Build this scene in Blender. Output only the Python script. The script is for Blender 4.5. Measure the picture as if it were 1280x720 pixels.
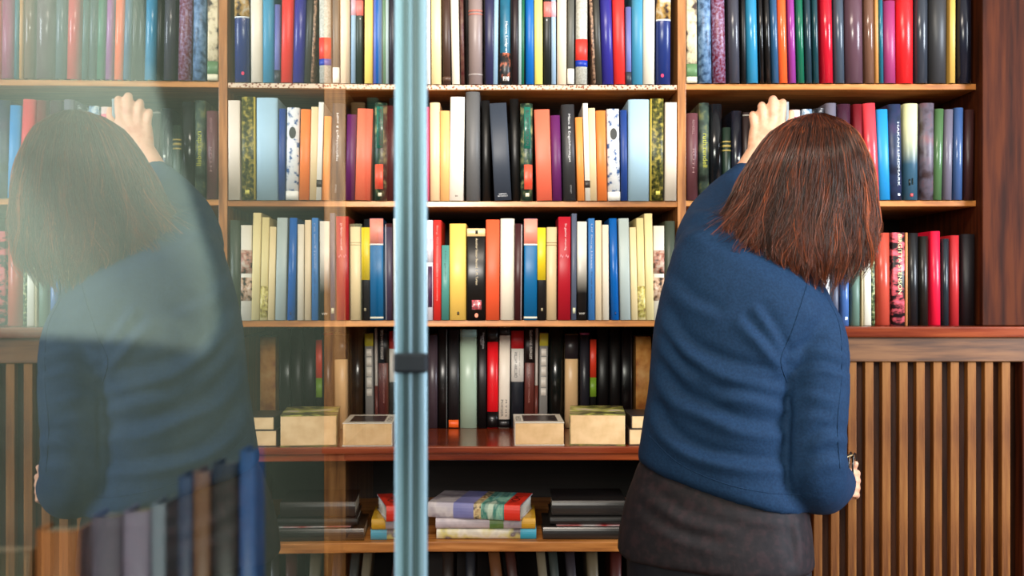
import bpy, bmesh, math, random
import numpy as np
from mathutils import Vector, Matrix, noise
for o in list(bpy.data.objects): bpy.data.objects.remove(o)
C = bpy.context.scene.collection
S = bpy.context.scene
PI = math.pi
F, H = 1400.0, 1.25                       # focal length in pixels of a 1280 wide frame, eye height

# ------------------------------------------------------------------ camera, world, light, exposure
cd = bpy.data.cameras.new('camera'); cam = bpy.data.objects.new('camera', cd); C.objects.link(cam)
cam.location = (0, 0, H); cam.rotation_euler = (PI/2, 0, 0)
cd.sensor_width = 36; cd.lens = 36*F/1280; cd.clip_start = .01
cd.dof.use_dof = True; cd.dof.focus_distance = 2.25
cd.dof.aperture_fstop = cd.lens/6.2
S.camera = cam
w = bpy.data.worlds.new('world'); S.world = w; w.use_nodes = True
w.node_tree.nodes['Background'].inputs[0].default_value = (.75, .85, 1, 1)
w.node_tree.nodes['Background'].inputs[1].default_value = .09
def area(name, loc, target, sx, sy, power, col):
    l = bpy.data.lights.new(name, 'AREA'); l.shape = 'RECTANGLE'; l.size = sx; l.size_y = sy
    l.energy = power; l.color = col
    o = bpy.data.objects.new(name, l); C.objects.link(o); o.location = loc
    o.rotation_euler = (Vector(target)-Vector(loc)).to_track_quat('-Z', 'Y').to_euler()
    return o
area('front_fill_light', (-.5, -1.6, 1.95), (.1, 2.5, 1.15), 2.0, 1.1, 30, (1, .93, .84))  # unseen soft fill added to lift the books and ledge
sl = bpy.data.lights.new('track_spot', 'SPOT'); sl.energy = 430; sl.color = (1, .93, .84); sl.spot_size = math.radians(38); sl.spot_blend = 1; sl.shadow_soft_size = .35
so_ = bpy.data.objects.new('track_spot', sl); C.objects.link(so_); so_.location = (-.5, -1.6, 1.95)
so_.rotation_euler = (Vector((-.06, 2.5, 1.42))-so_.location).to_track_quat('-Z', 'Y').to_euler()
area('ceiling_lamp_light', (-.1, .9, 2.75), (-.1, 2.4, 1.2), .9, .3, 16, (1, .88, .74))
area('window_light', (2.7, .8, 1.75), (.7, 2.3, 1.2), .8, 1.8, 90, (.82, .90, 1))
S.view_settings.view_transform = 'Standard'; S.view_settings.look = 'None'
S.view_settings.exposure = 0.7; S.view_settings.gamma = 1

# ------------------------------------------------------------------ helpers
def lin(c):
    out = []
    for v in c[:3]:
        v = v/255
        out.append(v/12.92 if v <= .04045 else ((v+.055)/1.055)**2.4)
    return tuple(out)+(1,)
def P(px, py, Y): return Vector(((px-640)*Y/F, Y, H+(360-py)*Y/F))
def ZP(py, Y=2.5): return H+(360-py)*Y/F
def XP(px, Y=2.5): return (px-640)*Y/F
_m = {}
def mat(col, rough=.5, kind='plain', cols=(), scale=40, coat=0, metal=0, stretch=(1, 1, 1), bump=0, spec=.5, detail=3):
    key = (tuple(col), rough, kind, tuple(map(tuple, cols)), scale, coat, metal, stretch, bump, spec, detail)
    if key in _m: return _m[key]
    m = bpy.data.materials.new('material'); m.use_nodes = True; nt = m.node_tree; b = nt.nodes['Principled BSDF']
    b.inputs['Base Color'].default_value = lin(col); b.inputs['Roughness'].default_value = rough
    b.inputs['Metallic'].default_value = metal; b.inputs['Coat Weight'].default_value = coat
    b.inputs['Coat Roughness'].default_value = .15; b.inputs['Specular IOR Level'].default_value = spec
    if kind != 'plain' or bump:
        tc = nt.nodes.new('ShaderNodeTexCoord'); mp = nt.nodes.new('ShaderNodeMapping')
        mp.inputs['Scale'].default_value = stretch
        nt.links.new(tc.outputs['Object'], mp.inputs[0])
        if kind == 'cells':
            n = nt.nodes.new('ShaderNodeTexVoronoi'); out = n.outputs['Distance']
        else:
            n = nt.nodes.new('ShaderNodeTexNoise'); n.inputs['Detail'].default_value = detail; out = n.outputs['Fac']
        n.inputs['Scale'].default_value = scale
        nt.links.new(mp.outputs[0], n.inputs['Vector'])
        if kind != 'plain':
            r = nt.nodes.new('ShaderNodeValToRGB'); el = r.color_ramp.elements
            allc = [col]+list(cols); lo, hi = (.15, .6) if kind == 'cells' else (.36, .64)
            el[0].position = lo; el[0].color = lin(allc[0]); el[1].position = hi; el[1].color = lin(allc[-1])
            for i in range(1, len(allc)-1):
                e = el.new(lo+(hi-lo)*i/(len(allc)-1)); e.color = lin(allc[i])
            nt.links.new(out, r.inputs[0]); nt.links.new(r.outputs[0], b.inputs['Base Color'])
        if bump:
            bp = nt.nodes.new('ShaderNodeBump'); bp.inputs['Strength'].default_value = bump; bp.inputs['Distance'].default_value = .002
            nt.links.new(out, bp.inputs['Height']); nt.links.new(bp.outputs[0], b.inputs['Normal'])
    _m[key] = m
    return m
def gradient_mat(c0, c1, z0, z1, rough=.35):
    m = bpy.data.materials.new('printed_fade'); m.use_nodes = True; nt = m.node_tree; b = nt.nodes['Principled BSDF']
    tc = nt.nodes.new('ShaderNodeTexCoord'); s = nt.nodes.new('ShaderNodeSeparateXYZ'); mr = nt.nodes.new('ShaderNodeMapRange')
    r = nt.nodes.new('ShaderNodeValToRGB'); r.color_ramp.elements[0].color = lin(c0); r.color_ramp.elements[1].color = lin(c1)
    nt.links.new(tc.outputs['Object'], s.inputs[0]); nt.links.new(s.outputs[2], mr.inputs[0])
    mr.inputs[1].default_value = z0; mr.inputs[2].default_value = z1
    nt.links.new(mr.outputs[0], r.inputs[0]); nt.links.new(r.outputs[0], b.inputs[0]); b.inputs['Roughness'].default_value = rough
    return m
def link_mesh(name, me, m, parent=None, smooth=False):
    if m: me.materials.append(m)
    if smooth: me.polygons.foreach_set('use_smooth', [True]*len(me.polygons))
    o = bpy.data.objects.new(name, me); C.objects.link(o)
    if parent: o.parent = parent
    return o
def from_bm(name, bm, m, parent=None, smooth=False):
    bmesh.ops.recalc_face_normals(bm, faces=bm.faces)
    me = bpy.data.meshes.new(name); bm.to_mesh(me); bm.free()
    return link_mesh(name, me, m, parent, smooth)
def add_box(bm, x0, x1, y0, y1, z0, z1, bev=0):
    r = bmesh.ops.create_cube(bm, size=1)
    for v in r['verts']: v.co = Vector(((x0+x1)/2+v.co.x*(x1-x0), (y0+y1)/2+v.co.y*(y1-y0), (z0+z1)/2+v.co.z*(z1-z0)))
    if bev:
        es = list({e for v in r['verts'] for e in v.link_edges})
        bmesh.ops.bevel(bm, geom=es, offset=bev, segments=2, profile=.5, affect='EDGES')
def box(name, x0, x1, y0, y1, z0, z1, m, parent=None, bev=0):
    """box with its origin at the bottom centre"""
    c = Vector(((x0+x1)/2, (y0+y1)/2, z0)); bm = bmesh.new()
    add_box(bm, x0-c.x, x1-c.x, y0-c.y, y1-c.y, 0, z1-z0, bev)
    o = from_bm(name, bm, m, None)
    if parent: o.parent = parent; o.location = c-parent.location
    else: o.location = c
    return o
def tag(o, label=None, cat=None, group=None, kind=None):
    if label: o['label'] = label
    if cat: o['category'] = cat
    if group: o['group'] = group
    if kind: o['kind'] = kind
    return o
def empty(name, loc=(0, 0, 0)):
    o = bpy.data.objects.new(name, None); C.objects.link(o); o.location = loc; o.empty_display_size = .05; return o
def text_mesh(body, height, m, parent, loc, down=True, length=None, center=False, flat=False, name='lettering', rot=None):
    cu = bpy.data.curves.new('t', 'FONT'); cu.body = body; cu.size = 1; cu.extrude = 0
    o = bpy.data.objects.new('t', cu); C.objects.link(o)
    dg = bpy.context.evaluated_depsgraph_get(); me = bpy.data.meshes.new_from_object(o.evaluated_get(dg))
    bpy.data.objects.remove(o)
    n = len(me.vertices)
    if not n: return None
    co = np.empty(n*3); me.vertices.foreach_get('co', co); co = co.reshape(-1, 3)
    mn, mx = co.min(0), co.max(0); ext = np.maximum(mx-mn, 1e-6)
    co = co-mn; s = height/ext[1]; sx = s if length is None else length/ext[0]
    co[:, 0] *= sx; co[:, 1] = co[:, 1]*s-height/2
    if center: co[:, 0] -= co[:, 0].max()/2
    me.vertices.foreach_set('co', co.ravel()); me.update()
    me.materials.clear()
    o = link_mesh(name, me, m, parent)
    if rot is not None: R = rot
    elif down: R = Matrix(((0, 1, 0), (0, 0, -1), (-1, 0, 0)))
    else: R = Matrix(((1, 0, 0), (0, 0, -1), (0, 1, 0)))
    o.matrix_local = Matrix.Translation(loc) @ R.to_4x4()
    return o

# ------------------------------------------------------------------ wood
def wood(c0, c1, c2, rough=.35, along='x', scale=6, coat=.2):
    st = {'x': (1, 14, 14), 'z': (14, 14, 1), 'y': (14, 1, 14)}[along]
    return mat(c0, rough, 'noise', (c1, c2), scale, coat, 0, st, .15, .5, 6)
W_SHELF = wood((150, 88, 34), (184, 116, 52), (204, 138, 74), .4)
W_POST = wood((140, 84, 38), (176, 112, 56), (198, 134, 76), .45, 'z')
W_RED = wood((98, 34, 14), (124, 50, 22), (144, 66, 32), .22, 'x', 4, .4)
W_PANEL = mat((44, 15, 3), .65, 'noise', [(66, 26, 7), (84, 37, 11)], 4, 0, 0, (14, 14, 1), .1, .15, 6)
W_RAIL = wood((74, 44, 20), (104, 66, 35), (124, 82, 46), .5, 'x', 6, 0)
W_SLAT = mat((94, 50, 14), .55, 'noise', [(124, 74, 28), (142, 92, 42)], 5, 0, 0, (14, 14, 1), .1, .3, 6)
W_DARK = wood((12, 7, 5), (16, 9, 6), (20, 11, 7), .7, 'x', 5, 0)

# ------------------------------------------------------------------ setting
def struct(o): o['kind'] = 'structure'; return o
struct(box('floor', -3, 3, -1.5, 3.3, -.1, 0, wood((86, 58, 36), (120, 84, 54), (140, 100, 66), .4, 'x', 3)))
struct(box('wall_back', -3, 3, 3.05, 3.15, 0, 2.9, mat((86, 96, 88), .8, 'noise', [(96, 106, 98)], 8)))
struct(box('ceiling', -3, 3, -1.5, 3.3, 2.9, 3.0, mat((214, 208, 196), .8, 'noise', [(222, 216, 205)], 5)))

# ------------------------------------------------------------------ bookcase: each part its own mesh
YB = 2.5
Z1, Z2, Z3 = ZP(106), ZP(251.5), ZP(400.5)
ZL = H-198*2.47/F                                    # projecting ledge of the middle bay
ZR1, ZR2, ZR3 = ZP(104.5), ZP(250.5), ZP(407)
ZLOW = H-317*2.47/F
XU0, XU1 = XP(847), XP(857.5)                        # upright between the bays
XR0, XR1 = XP(1221), 1.36                            # right end panel
XA0, XA1 = XP(405), XP(432)                          # left upright of the middle bay, beyond the glass
case = empty('bookcase', (.35, 2.75, 0))
tag(case, 'tall built-in wooden bookcase holding all the shelves of upright books', 'bookcase')
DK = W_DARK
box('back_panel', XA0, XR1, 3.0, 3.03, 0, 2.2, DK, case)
box('upright', XU0, XU1, YB, 3.0, ZR3-.03, 2.16, W_POST, case, .001)
box('upright', XA0, XA1, YB, 3.0, 0, 2.16, W_POST, case, .001)
box('upright', XU0-.02, XU1, 2.52, 3.0, 0, ZR3-.031, W_PANEL, case, .001)
box('end_panel', XR0, XR1, 2.47, 3.0, ZR3+.001, 2.16, W_PANEL, case, .002)
box('cornice', XA0-.02, XR1+.02, 2.44, 3.0, 2.161, 2.23, W_RED, case, .004)
for z, t in ((Z1, .012), (Z2, .013), (Z3, .014)):
    box('shelf', XA1, XU0, YB+.004, 2.995, z-t, z, W_SHELF, case, .001)
for z, t in ((ZR1, .013), (ZR2, .013)):
    box('shelf', XU1, XR0, YB+.004, 2.995, z-t, z, W_SHELF, case, .001)
box('shelf', XA1, XU0, YB+.004, 2.995, ZLOW-.30, ZLOW-.285, W_SHELF, case, .001)
bm = bmesh.new(); add_box(bm, 0, 1, 0, 1, 0, 1); bm.free()
box('ledge', XA0, XU0-.0205, 2.468, 2.995, ZL-.016, ZL, W_RED, case, .003)
box('ledge_moulding', XA1, XU0-.0205, 2.476, 2.52, ZL-.032, ZL-.0165, W_RED, case, .003)
box('shelf', XA1, XU0-.021, 2.468, 2.995, ZLOW-.022, ZLOW, W_SHELF, case, .002)
box('cabinet_top', XU1-.0, XR1+.3, 2.44, 2.995, ZR3-.024, ZR3, W_RED, case, .004)
# printed paper strip on the front edge of the top middle shelf
st = box('edging_strip', XA1+.001, XU0-.002, YB+.0005, YB+.0035, Z1-.0105, Z1-.0005,
    mat((120, 44, 30), .6, 'cells', [(150, 96, 70), (214, 184, 154), (222, 196, 168)], 170), case)
st['label'] = 'pale patterned paper edging strip'
sy = 2.47
grille = empty('radiator_grille_cabinet', (XP(1170), 2.5, 0))
tag(grille, 'slatted wooden cabinet front under the right bay of the bookcase', 'cabinet')
zr = ZR3-.0245
box('top_rail', XU1+.001, XR1+.3, 2.452, 2.49, H-(452-360)*2.46/F, zr, W_RAIL, grille, .002)
box('stile', XP(1276, 2.46), XR1+.3, 2.452, 2.49, 0.1, H-(452-360)*2.46/F-.0005, W_PANEL, grille, .002)
box('base_rail', XU1+.001, XR1+.3, 2.452, 2.49, .0, .099, W_PANEL, grille, .002)
for k in range(-7, 10):
    xc = XP(1065+21.35*k, 2.46)
    box('slat', xc-.0095, xc+.0095, 2.458, 2.478, .0995, H-(452-360)*2.46/F-.0005, W_SLAT, grille, .0015)
box('backing_panel', XU1+.001, XR1+.3, 2.53, 2.54, 0, zr, wood((56, 28, 12), (78, 40, 18), (92, 50, 24), .5, 'z', 5), grille)

def loft_bm(rings, bm=None, cap=True):
    bm = bm or bmesh.new(); R = [[bm.verts.new(p) for p in r] for r in rings]; n = len(R[0])
    for a, b in zip(R, R[1:]):
        for k in range(n): bm.faces.new((a[k], a[(k+1) % n], b[(k+1) % n], b[k]))
    if cap: bm.faces.new(R[0][::-1]); bm.faces.new(R[-1])
    return bm
# ------------------------------------------------------------------ books
PAGES = mat((226, 190, 142), .8, 'noise', [(210, 172, 122)], 30, 0, 0, (1, 1, 1), 0, .3)
def arc_pts(w, b, n=9, off=0.0):
    out = []
    for i in range(n+1):
        a = PI*i/n; x = -math.cos(a)*(w/2+off); y = b*(1-math.sin(a))-off*math.sin(a)
        out.append((x, y))
    return out
def cover_mesh(w, d, h, b, t=.0022):
    outer = [(-w/2, d)]+arc_pts(w, b)+[(w/2, d)]
    wi = w-2*t
    inner = [(-wi/2, d)]+[(x*(wi/w), y+t) for x, y in arc_pts(w, b)]+[(wi/2, d)]
    n = len(outer); vs = []; fs = []
    for z in (0, h):
        vs += [(x, y, z) for x, y in outer]+[(x, y, z) for x, y in inner]
    o0, i0, o1, i1 = 0, n, 2*n, 3*n
    for k in range(n-1):
        fs.append((o0+k, o0+k+1, o1+k+1, o1+k)); fs.append((i0+k+1, i0+k, i1+k, i1+k+1))
        fs.append((o0+k+1, o0+k, i0+k, i0+k+1)); fs.append((o1+k, o1+k+1, i1+k+1, i1+k))
    for k in (0, n-1):
        q = (o0+k, o1+k, i1+k, i0+k); fs.append(q if k == 0 else q[::-1])
    me = bpy.data.meshes.new('book'); me.from_pydata(vs, [], fs); me.update()
    # smooth the rounded spine only
    sm = [False]*len(fs)
    for k in range(1, n-2): sm[k*4] = True
    me.polygons.foreach_set('use_smooth', sm)
    return me
def band_mesh(w, b, z0, z1, f0=0., f1=1., off=.0005):
    pts = arc_pts(w, b, 12, off); x0 = -w/2-off+f0*(w+2*off); x1 = -w/2-off+f1*(w+2*off)
    pts = [p for p in pts if x0-1e-6 <= p[0] <= x1+1e-6]
    def yat(x):
        q = max(-1, min(1, x/(w/2+off))); return b-(b+off)*math.sqrt(1-q*q)
    if f0 > 0: pts = [(x0, yat(x0))]+pts
    if f1 < 1: pts = pts+[(x1, yat(x1))]
    n = len(pts); vs = [(x, y, z) for z in (z0, z1) for x, y in pts]+[(x, y+off*.8, z) for z in (z0, z1) for x, y in pts]
    fs = []
    for k in range(n-1):
        fs.append((k, k+1, n+k+1, n+k)); fs.append((2*n+k+1, 2*n+k, 3*n+k, 3*n+k+1))
        fs.append((k+1, k, 2*n+k, 2*n+k+1)); fs.append((n+k, n+k+1, 3*n+k+1, 3*n+k))
    fs.append((0, n, 3*n, 2*n)); fs.append((n-1, 3*n-1, 4*n-1, 2*n-1))
    me = bpy.data.meshes.new('spine_band'); me.from_pydata(vs, [], fs); me.update()
    me.polygons.foreach_set('use_smooth', [i < 4*(n-1) and i % 4 == 0 for i in range(len(fs))])
    return me
rng = random.Random(7)
ALL = []
def book(xl, xr, yt, dx, col, desc, short, zbot, Y=YB, rnd=.3, rough=.42, m=None, bands=(), texts=(), depth=None, coat=0, ysh=0):
    """xl, xr, yt: spine corners at its top in photo pixels; dx: how far the foot stands to the right of the head"""
    Yf = Y+ysh-.003
    wpx = xr-xl; wv = wpx*Yf/F
    h = max(.06, (H+(360-yt)*Yf/F)-zbot)
    xb = XP((xl+xr)/2+dx, Yf); zbot = zbot+.0004
    d = depth or rng.uniform(.135, .165)
    b = wv*rnd
    if m == 'fade': mm = gradient_mat((24, 22, 22), (236, 228, 214), .06, .15)
    elif m == 'mist': mm = gradient_mat((50, 84, 104), (222, 222, 170), .08, .17)
    else: mm = m or mat(col, rough, coat=coat)
    me = cover_mesh(wv, d, h, b)
    o = link_mesh('book', me, mm); o.location = (xb, Yf, zbot)
    lean = math.atan2(-dx*Yf/F, h)
    o.rotation_euler = (0, lean, 0)
    if lean: o.location.z += abs(math.sin(lean))*wv/2+.0004
    bm = bmesh.new(); add_box(bm, -wv/2+.0024, wv/2-.0024, b+.003, d-.004, .003, h-.003)
    from_bm('page_block', bm, PAGES, o)
    for bd in bands:
        y0, y1, bc = bd[:3]; f0, f1 = bd[3:5] if len(bd) > 3 else (0, 1)
        z1 = (H+(360-y0)*Yf/F)-zbot; z0 = (H+(360-y1)*Yf/F)-zbot
        z1 = min(z1, h-.0004); z0 = max(z0, .0004)
        if z1 <= z0: continue
        bmt = bc if isinstance(bc, bpy.types.Material) else mat(bc, rough)
        if len(bd) > 5 and ('oval' in bd[5] or 'dot' in bd[5]):
            bmm = bmesh.new(); bmesh.ops.create_cone(bmm, segments=24, radius1=.5, radius2=.5, depth=1, cap_ends=True)
            fm = (f0+f1)-1; yv = b*(1-math.sqrt(max(0, 1-fm*fm)))
            for v in bmm.verts: v.co = Vector((fm*wv/2+v.co.x*(f1-f0)*wv, yv+v.co.z*.0008-.0005, (z0+z1)/2+v.co.y*(z1-z0)))
            q = from_bm('spine_emblem', bmm, bmt, o)
        else: q = link_mesh('spine_band', band_mesh(wv, b, z0, z1, f0, f1), bmt, o)
        if len(bd) > 5: q['label'] = bd[5]
    for tx in texts:
        s, y0, y1, fx, fh, tc = tx[:6]; dn = tx[6] if len(tx) > 6 else True
        z1 = (H+(360-y0)*Yf/F)-zbot; z0 = (H+(360-y1)*Yf/F)-zbot
        q = 2*fx-1; yy = b*(1-math.sqrt(max(0, 1-q*q)))-.0012
        if dn: text_mesh(s, fh*wv, mat(tc, .5), o, (q*wv/2, yy, z1), True, z1-z0)
        else: text_mesh(s, z1-z0, mat(tc, .5), o, (q*wv/2, yy, (z0+z1)/2), False, fh*wv, True)
    ALL.append((o, desc, short))
    return o
K = mat
def pat(c, *cs, s=60, r=.4, st=(1, 1, 1), d=3): return mat(c, r, 'noise', cs, s, 0, 0, st, 0, .5, d)
WHT = (238, 232, 220); CRM = (236, 214, 172); BLK = (16, 15, 16)
def row(items, zbot, Y, phrase, group, extra_first=None):
    s0 = len(ALL)
    for it in items:
        kw = dict(it[7]) if len(it) > 7 else {}
        book(it[0], it[1], it[2], it[3], it[4], it[5], it[6], zbot, Y, **kw)
    L = ALL[s0:]
    for i, (o, desc, short) in enumerate(L):
        if i == 0: rel = 'left of the %s one' % L[1][2]
        elif i == len(L)-1: rel = 'right of the %s one' % L[i-1][2]
        else: rel = 'between the %s and %s ones' % (L[i-1][2], L[i+1][2])
        if len(('%s %s, %s' % (desc, rel, phrase)).split()) > 16:
            rel = 'right of the %s one' % L[i-1][2] if i else rel
        if len(('%s %s, %s' % (desc, rel, phrase)).split()) > 16: rel = ''
        if not rel: desc = desc.strip()
        tag(o, ('%s %s, %s' % (desc, rel, phrase)).replace(' ,', ','), 'book', group)

TOP = -34
# ---- middle bay, first shelf (runs on to the left behind the glass post)
row([
 (438, 452, TOP+8, 0, (70, 84, 70), 'olive cloth book', 'olive', {}),
 (454, 470, TOP, 0, (160, 60, 50), 'brick red book', 'brick red', {}),
 (472, 484, TOP+14, 0, (200, 190, 160), 'pale stone book', 'pale stone', {}),
 (486, 506, TOP+4, 0, (38, 60, 92), 'dark blue book', 'dark blue', {}),
 (508, 527, TOP+10, 0, (186, 150, 96), 'tan book', 'tan', {}),
 (529, 537.4, TOP, .5, WHT, 'white book with tiny spine writing', 'white', dict(rnd=.1, texts=[('dikter i urval', 5, 48, .62, .25, (120, 120, 110))])),
 (538.6, 551, TOP+3, .6, (238, 214, 158), 'buttery cream book', 'buttery cream', {}),
 (552, 562, TOP+6, 1.5, (62, 40, 30), 'dark brown book', 'dark brown', dict(bands=[(96, 101, (84, 60, 46))])),
 (562.4, 572.6, TOP+2, 2.5, (240, 230, 208), 'ivory book leaning slightly', 'ivory', {}),
 (574, 578.5, TOP+2, 2, (80, 34, 34), 'thin maroon patterned book', 'thin maroon', dict(m=pat((70, 22, 26), (96, 66, 52)))),
 (585, 603, TOP+4, .5, (134, 118, 114), 'grey-brown round-backed book with faint bands', 'grey-brown', dict(rnd=.45, rough=.4, bands=[(12, 14.5, (176, 110, 98)), (16.5, 18.5, (176, 110, 98)), (92, 94, (150, 140, 136))])),
 (606, 617.5, TOP+1, .5, (38, 38, 70), 'navy book', 'navy', dict(rnd=.25)),
 (618, 623.5, TOP+2, -1.5, (136, 168, 190), 'slim powder blue highlight built as book', 'powder blue', dict(rnd=.2)),  # pale highlight beside the navy spine, built as a book of its own
 (625, 638, TOP+4, 0, (30, 92, 116), 'teal picture book with white script', 'teal picture', dict(rnd=.35, rough=.25, m=pat((26, 84, 108), (34, 104, 130), s=30), bands=[(66, 106, pat((22, 24, 28), (40, 36, 34), (200, 110, 80), s=50)), (95.5, 101, (240, 236, 230), .3, .85)], texts=[('Hanna Lindgren', 27, 66, .6, .3, (230, 236, 238))])),
 (640, 647.6, TOP+3, 0, (34, 20, 22), 'blackish maroon book', 'blackish maroon', {}),
 (648, 652, TOP+6, 0, (150, 168, 172), 'very thin silver-grey book', 'thin silver-grey', {}),
 (652.4, 656, TOP+8, -1, (22, 96, 66), 'very thin green book', 'thin green', {}),
 (656.4, 667.4, TOP+3, .6, (4, 96, 172), 'vivid blue book', 'vivid blue', dict(rnd=.35)),
 (667.8, 678, TOP+6, .5, (244, 226, 120), 'lemon yellow book', 'lemon yellow', dict(rnd=.25)),
 (680, 688.4, TOP, 0, (26, 30, 26), 'black book with a pink label', 'pink-labelled black', dict(rnd=.2, bands=[(2, 21, (238, 120, 112), 0, 1, 'pink label'), (24, 26, (220, 220, 210), .35, .5)])),
 (688.8, 694.6, TOP+2, .5, (152, 180, 204), 'thin pale blue book', 'thin pale blue', dict(bands=[(2, 21, (240, 180, 190))])),
 (696.4, 708.6, TOP+3, 0, (240, 216, 184), 'peach cream book', 'peach cream', {}),
 (710, 718, TOP+10, -.6, (92, 92, 84), 'dark grey book with white foot', 'white-footed grey', dict(rnd=.2, bands=[(86, 106.3, (238, 232, 218), 0, 1, 'white label')])),
 (720.4, 735, TOP, -.8, (192, 190, 176), 'speckled grey book with red and blue bands', 'red-banded grey', dict(m=pat((176, 174, 160), (204, 202, 190), s=220), bands=[(49, 75.5, (236, 62, 52), 0, 1, 'red band'), (75.5, 83.5, (24, 56, 164), 0, 1, 'blue band')])),
 (735.4, 739, TOP+4, 6, (90, 56, 44), 'thin brown mottled book leaning', 'thin brown', dict(m=pat((40, 24, 20), (190, 150, 120), s=140))),
 (739.4, 748, TOP+2, 5, (54, 52, 46), 'charcoal book leaning', 'charcoal', dict(rnd=.3)),
 (749.4, 764, TOP+3, 3.6, (48, 44, 134), 'indigo book leaning', 'indigo', dict(rnd=.35, rough=.3)),
 (765, 780, TOP+3, 2.6, (232, 50, 44), 'bright red book', 'bright red', dict(rnd=.3)),
 (782, 789, 9, .5, (106, 110, 170), 'short lavender book with dark foot', 'short lavender', dict(bands=[(90, 106, (52, 54, 64))])),
 (790, 804, TOP+4, 0, (66, 144, 176), 'sea blue book', 'sea blue', dict(rnd=.3)),
 (804.6, 819, TOP+3, -.8, (242, 228, 206), 'cream book with warm tint', 'warm cream', dict(rnd=.25)),
 (821, 839, TOP, -.5, (36, 52, 112), 'navy book with floral top and pink dot', 'floral-topped navy', dict(rnd=.3, rough=.25, bands=[(TOP, 24, pat((60, 40, 40), (206, 160, 84), (228, 220, 200), s=45)), (24, 26, (220, 224, 230)), (92.5, 97, (216, 60, 100), .3, .52, 'pink dot')])),
], Z1, YB, 'top shelf, middle bay', 'books on the top shelf of the middle bay')

# ---- middle bay, second shelf
row([
 (438, 456, 128, 0, (120, 88, 60), 'light brown book', 'light brown', {}),
 (458, 472, 122, 0, (46, 70, 60), 'bottle green book', 'bottle green', {}),
 (474, 492, 132, 0, (150, 60, 60), 'dull red book', 'dull red', {}),
 (494, 512, 126, 0, (76, 84, 110), 'slate blue book', 'slate blue', {}),
 (513, 528, 138, 0, (214, 196, 160), 'sand book', 'sand', {}),
 (529.4, 536, 134, .4, (226, 70, 110), 'rose pink book', 'rose pink', {}),
 (537, 549.6, 128.5, .4, (242, 206, 160), 'pale apricot book', 'pale apricot', {}),
 (550, 562, 138.5, 0, (240, 180, 112), 'light orange book', 'light orange', {}),
 (563, 580.8, 121.5, -1.6, (244, 234, 218), 'tall white book', 'tall white', dict(rnd=.15, bands=[(244, 246, (150, 140, 130), .42, .6)])),
 (582, 599.6, 115, .4, (92, 92, 92), 'tallest mid grey book', 'mid grey', dict(rnd=.35, rough=.5)),
 (602, 612, 126, 1, (18, 18, 18), 'black book in shadow', 'black', dict(ysh=.02)),
 (611.6, 632.8, 129.6, 6.6, (50, 58, 70), 'slate book leaning left', 'slate', dict(rnd=.06, rough=.5, bands=[], texts=[('NORSTEDTS', 242.5, 244, .5, .45, (220, 224, 228), False), ('FAKTAPOCKET', 245, 246.6, .5, .6, (220, 224, 228), False)])),
 (637, 648, 124, 3, (14, 14, 14), 'plain black book', 'plain black', dict(ysh=.02)),
 (650.4, 665.8, 129.6, .3, (38, 56, 44), 'dark green flowery book with a red figure', 'flowery dark green', dict(rnd=.3, rough=.25, m=pat((20, 32, 26), (44, 70, 54), (140, 140, 96), s=55, d=5), bands=[(134, 186, (34, 110, 92), .3, .82, 'green title panel'), (206, 237, pat((222, 74, 54), (230, 100, 70), s=40), .3, .95), (241.5, 246, (226, 220, 190), .4, .7)], texts=[('BLOMSTERBOKEN', 138, 182, .56, .3, (16, 30, 26))])),
 (667.8, 686.8, 137.4, 3.4, (246, 112, 84), 'coral book', 'coral', dict(rnd=.1, rough=.5)),
 (688, 700, 144.6, 2.6, (98, 30, 92), 'purple book', 'purple', dict(rnd=.3, rough=.45)),
 (701.4, 717.8, 131, 2.8, (50, 50, 52), 'dark grey book with white title', 'white-titled grey', dict(rnd=.25, texts=[('M\u00e4ns & Engelsforslaget', 143, 203, .56, .22, (226, 226, 226)), ('BONNIERS', 232, 242, .6, .12, (140, 140, 140))])),
 (719, 728, 147, 3, (250, 152, 74), 'short tangerine book', 'short tangerine', dict(rnd=.2)),
 (728.4, 734.6, 129.6, 3.4, (242, 236, 222), 'slim white book with a dark square', 'slim white', dict(rnd=.1, bands=[(226, 235, (58, 50, 46), 0, 1, 'dark square')])),
 (735.2, 743.8, 135.6, 2.6, (242, 214, 166), 'straw cream book', 'straw cream', dict(rnd=.15, bands=[])),
 (744.8, 756.8, 138.6, 2.4, (250, 134, 62), 'orange book', 'orange', dict(rnd=.2)),
 (758.4, 773.8, 136.6, 1.8, (226, 226, 226), 'white book with blue flowers and oval badge', 'blue-flowered white', dict(rnd=.2, m=pat((60, 96, 150), (226, 228, 230), (236, 236, 234), (238, 236, 234), s=70, d=4), bands=[(160.5, 175, (56, 56, 54), .25, .8, 'dark oval badge'), (240, 250.6, (240, 236, 226))])),
 (775.4, 783.6, 138, 1, (34, 66, 136), 'royal blue book', 'royal blue', dict(rnd=.25)),
 (785.4, 811.6, 124.4, 0, (172, 204, 222), 'wide sky blue book', 'wide sky blue', dict(rnd=.12, rough=.5)),
 (813, 829.8, 123.6, -.4, (120, 112, 50), 'green and gold marbled book', 'green-gold marbled', dict(rnd=.15, m=pat((30, 34, 22), (84, 84, 34), (176, 156, 72), s=90, d=5), bands=[(TOP, 250.6, (196, 172, 70), 0, .12), (239, 244, (222, 210, 100), .42, .74)])),
 (831.6, 846, 128.4, -.4, (242, 226, 208), 'cream white book', 'cream white', dict(rnd=.08)),
], Z2, YB, 'second shelf, middle bay', 'books on the second shelf of the middle bay')

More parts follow.
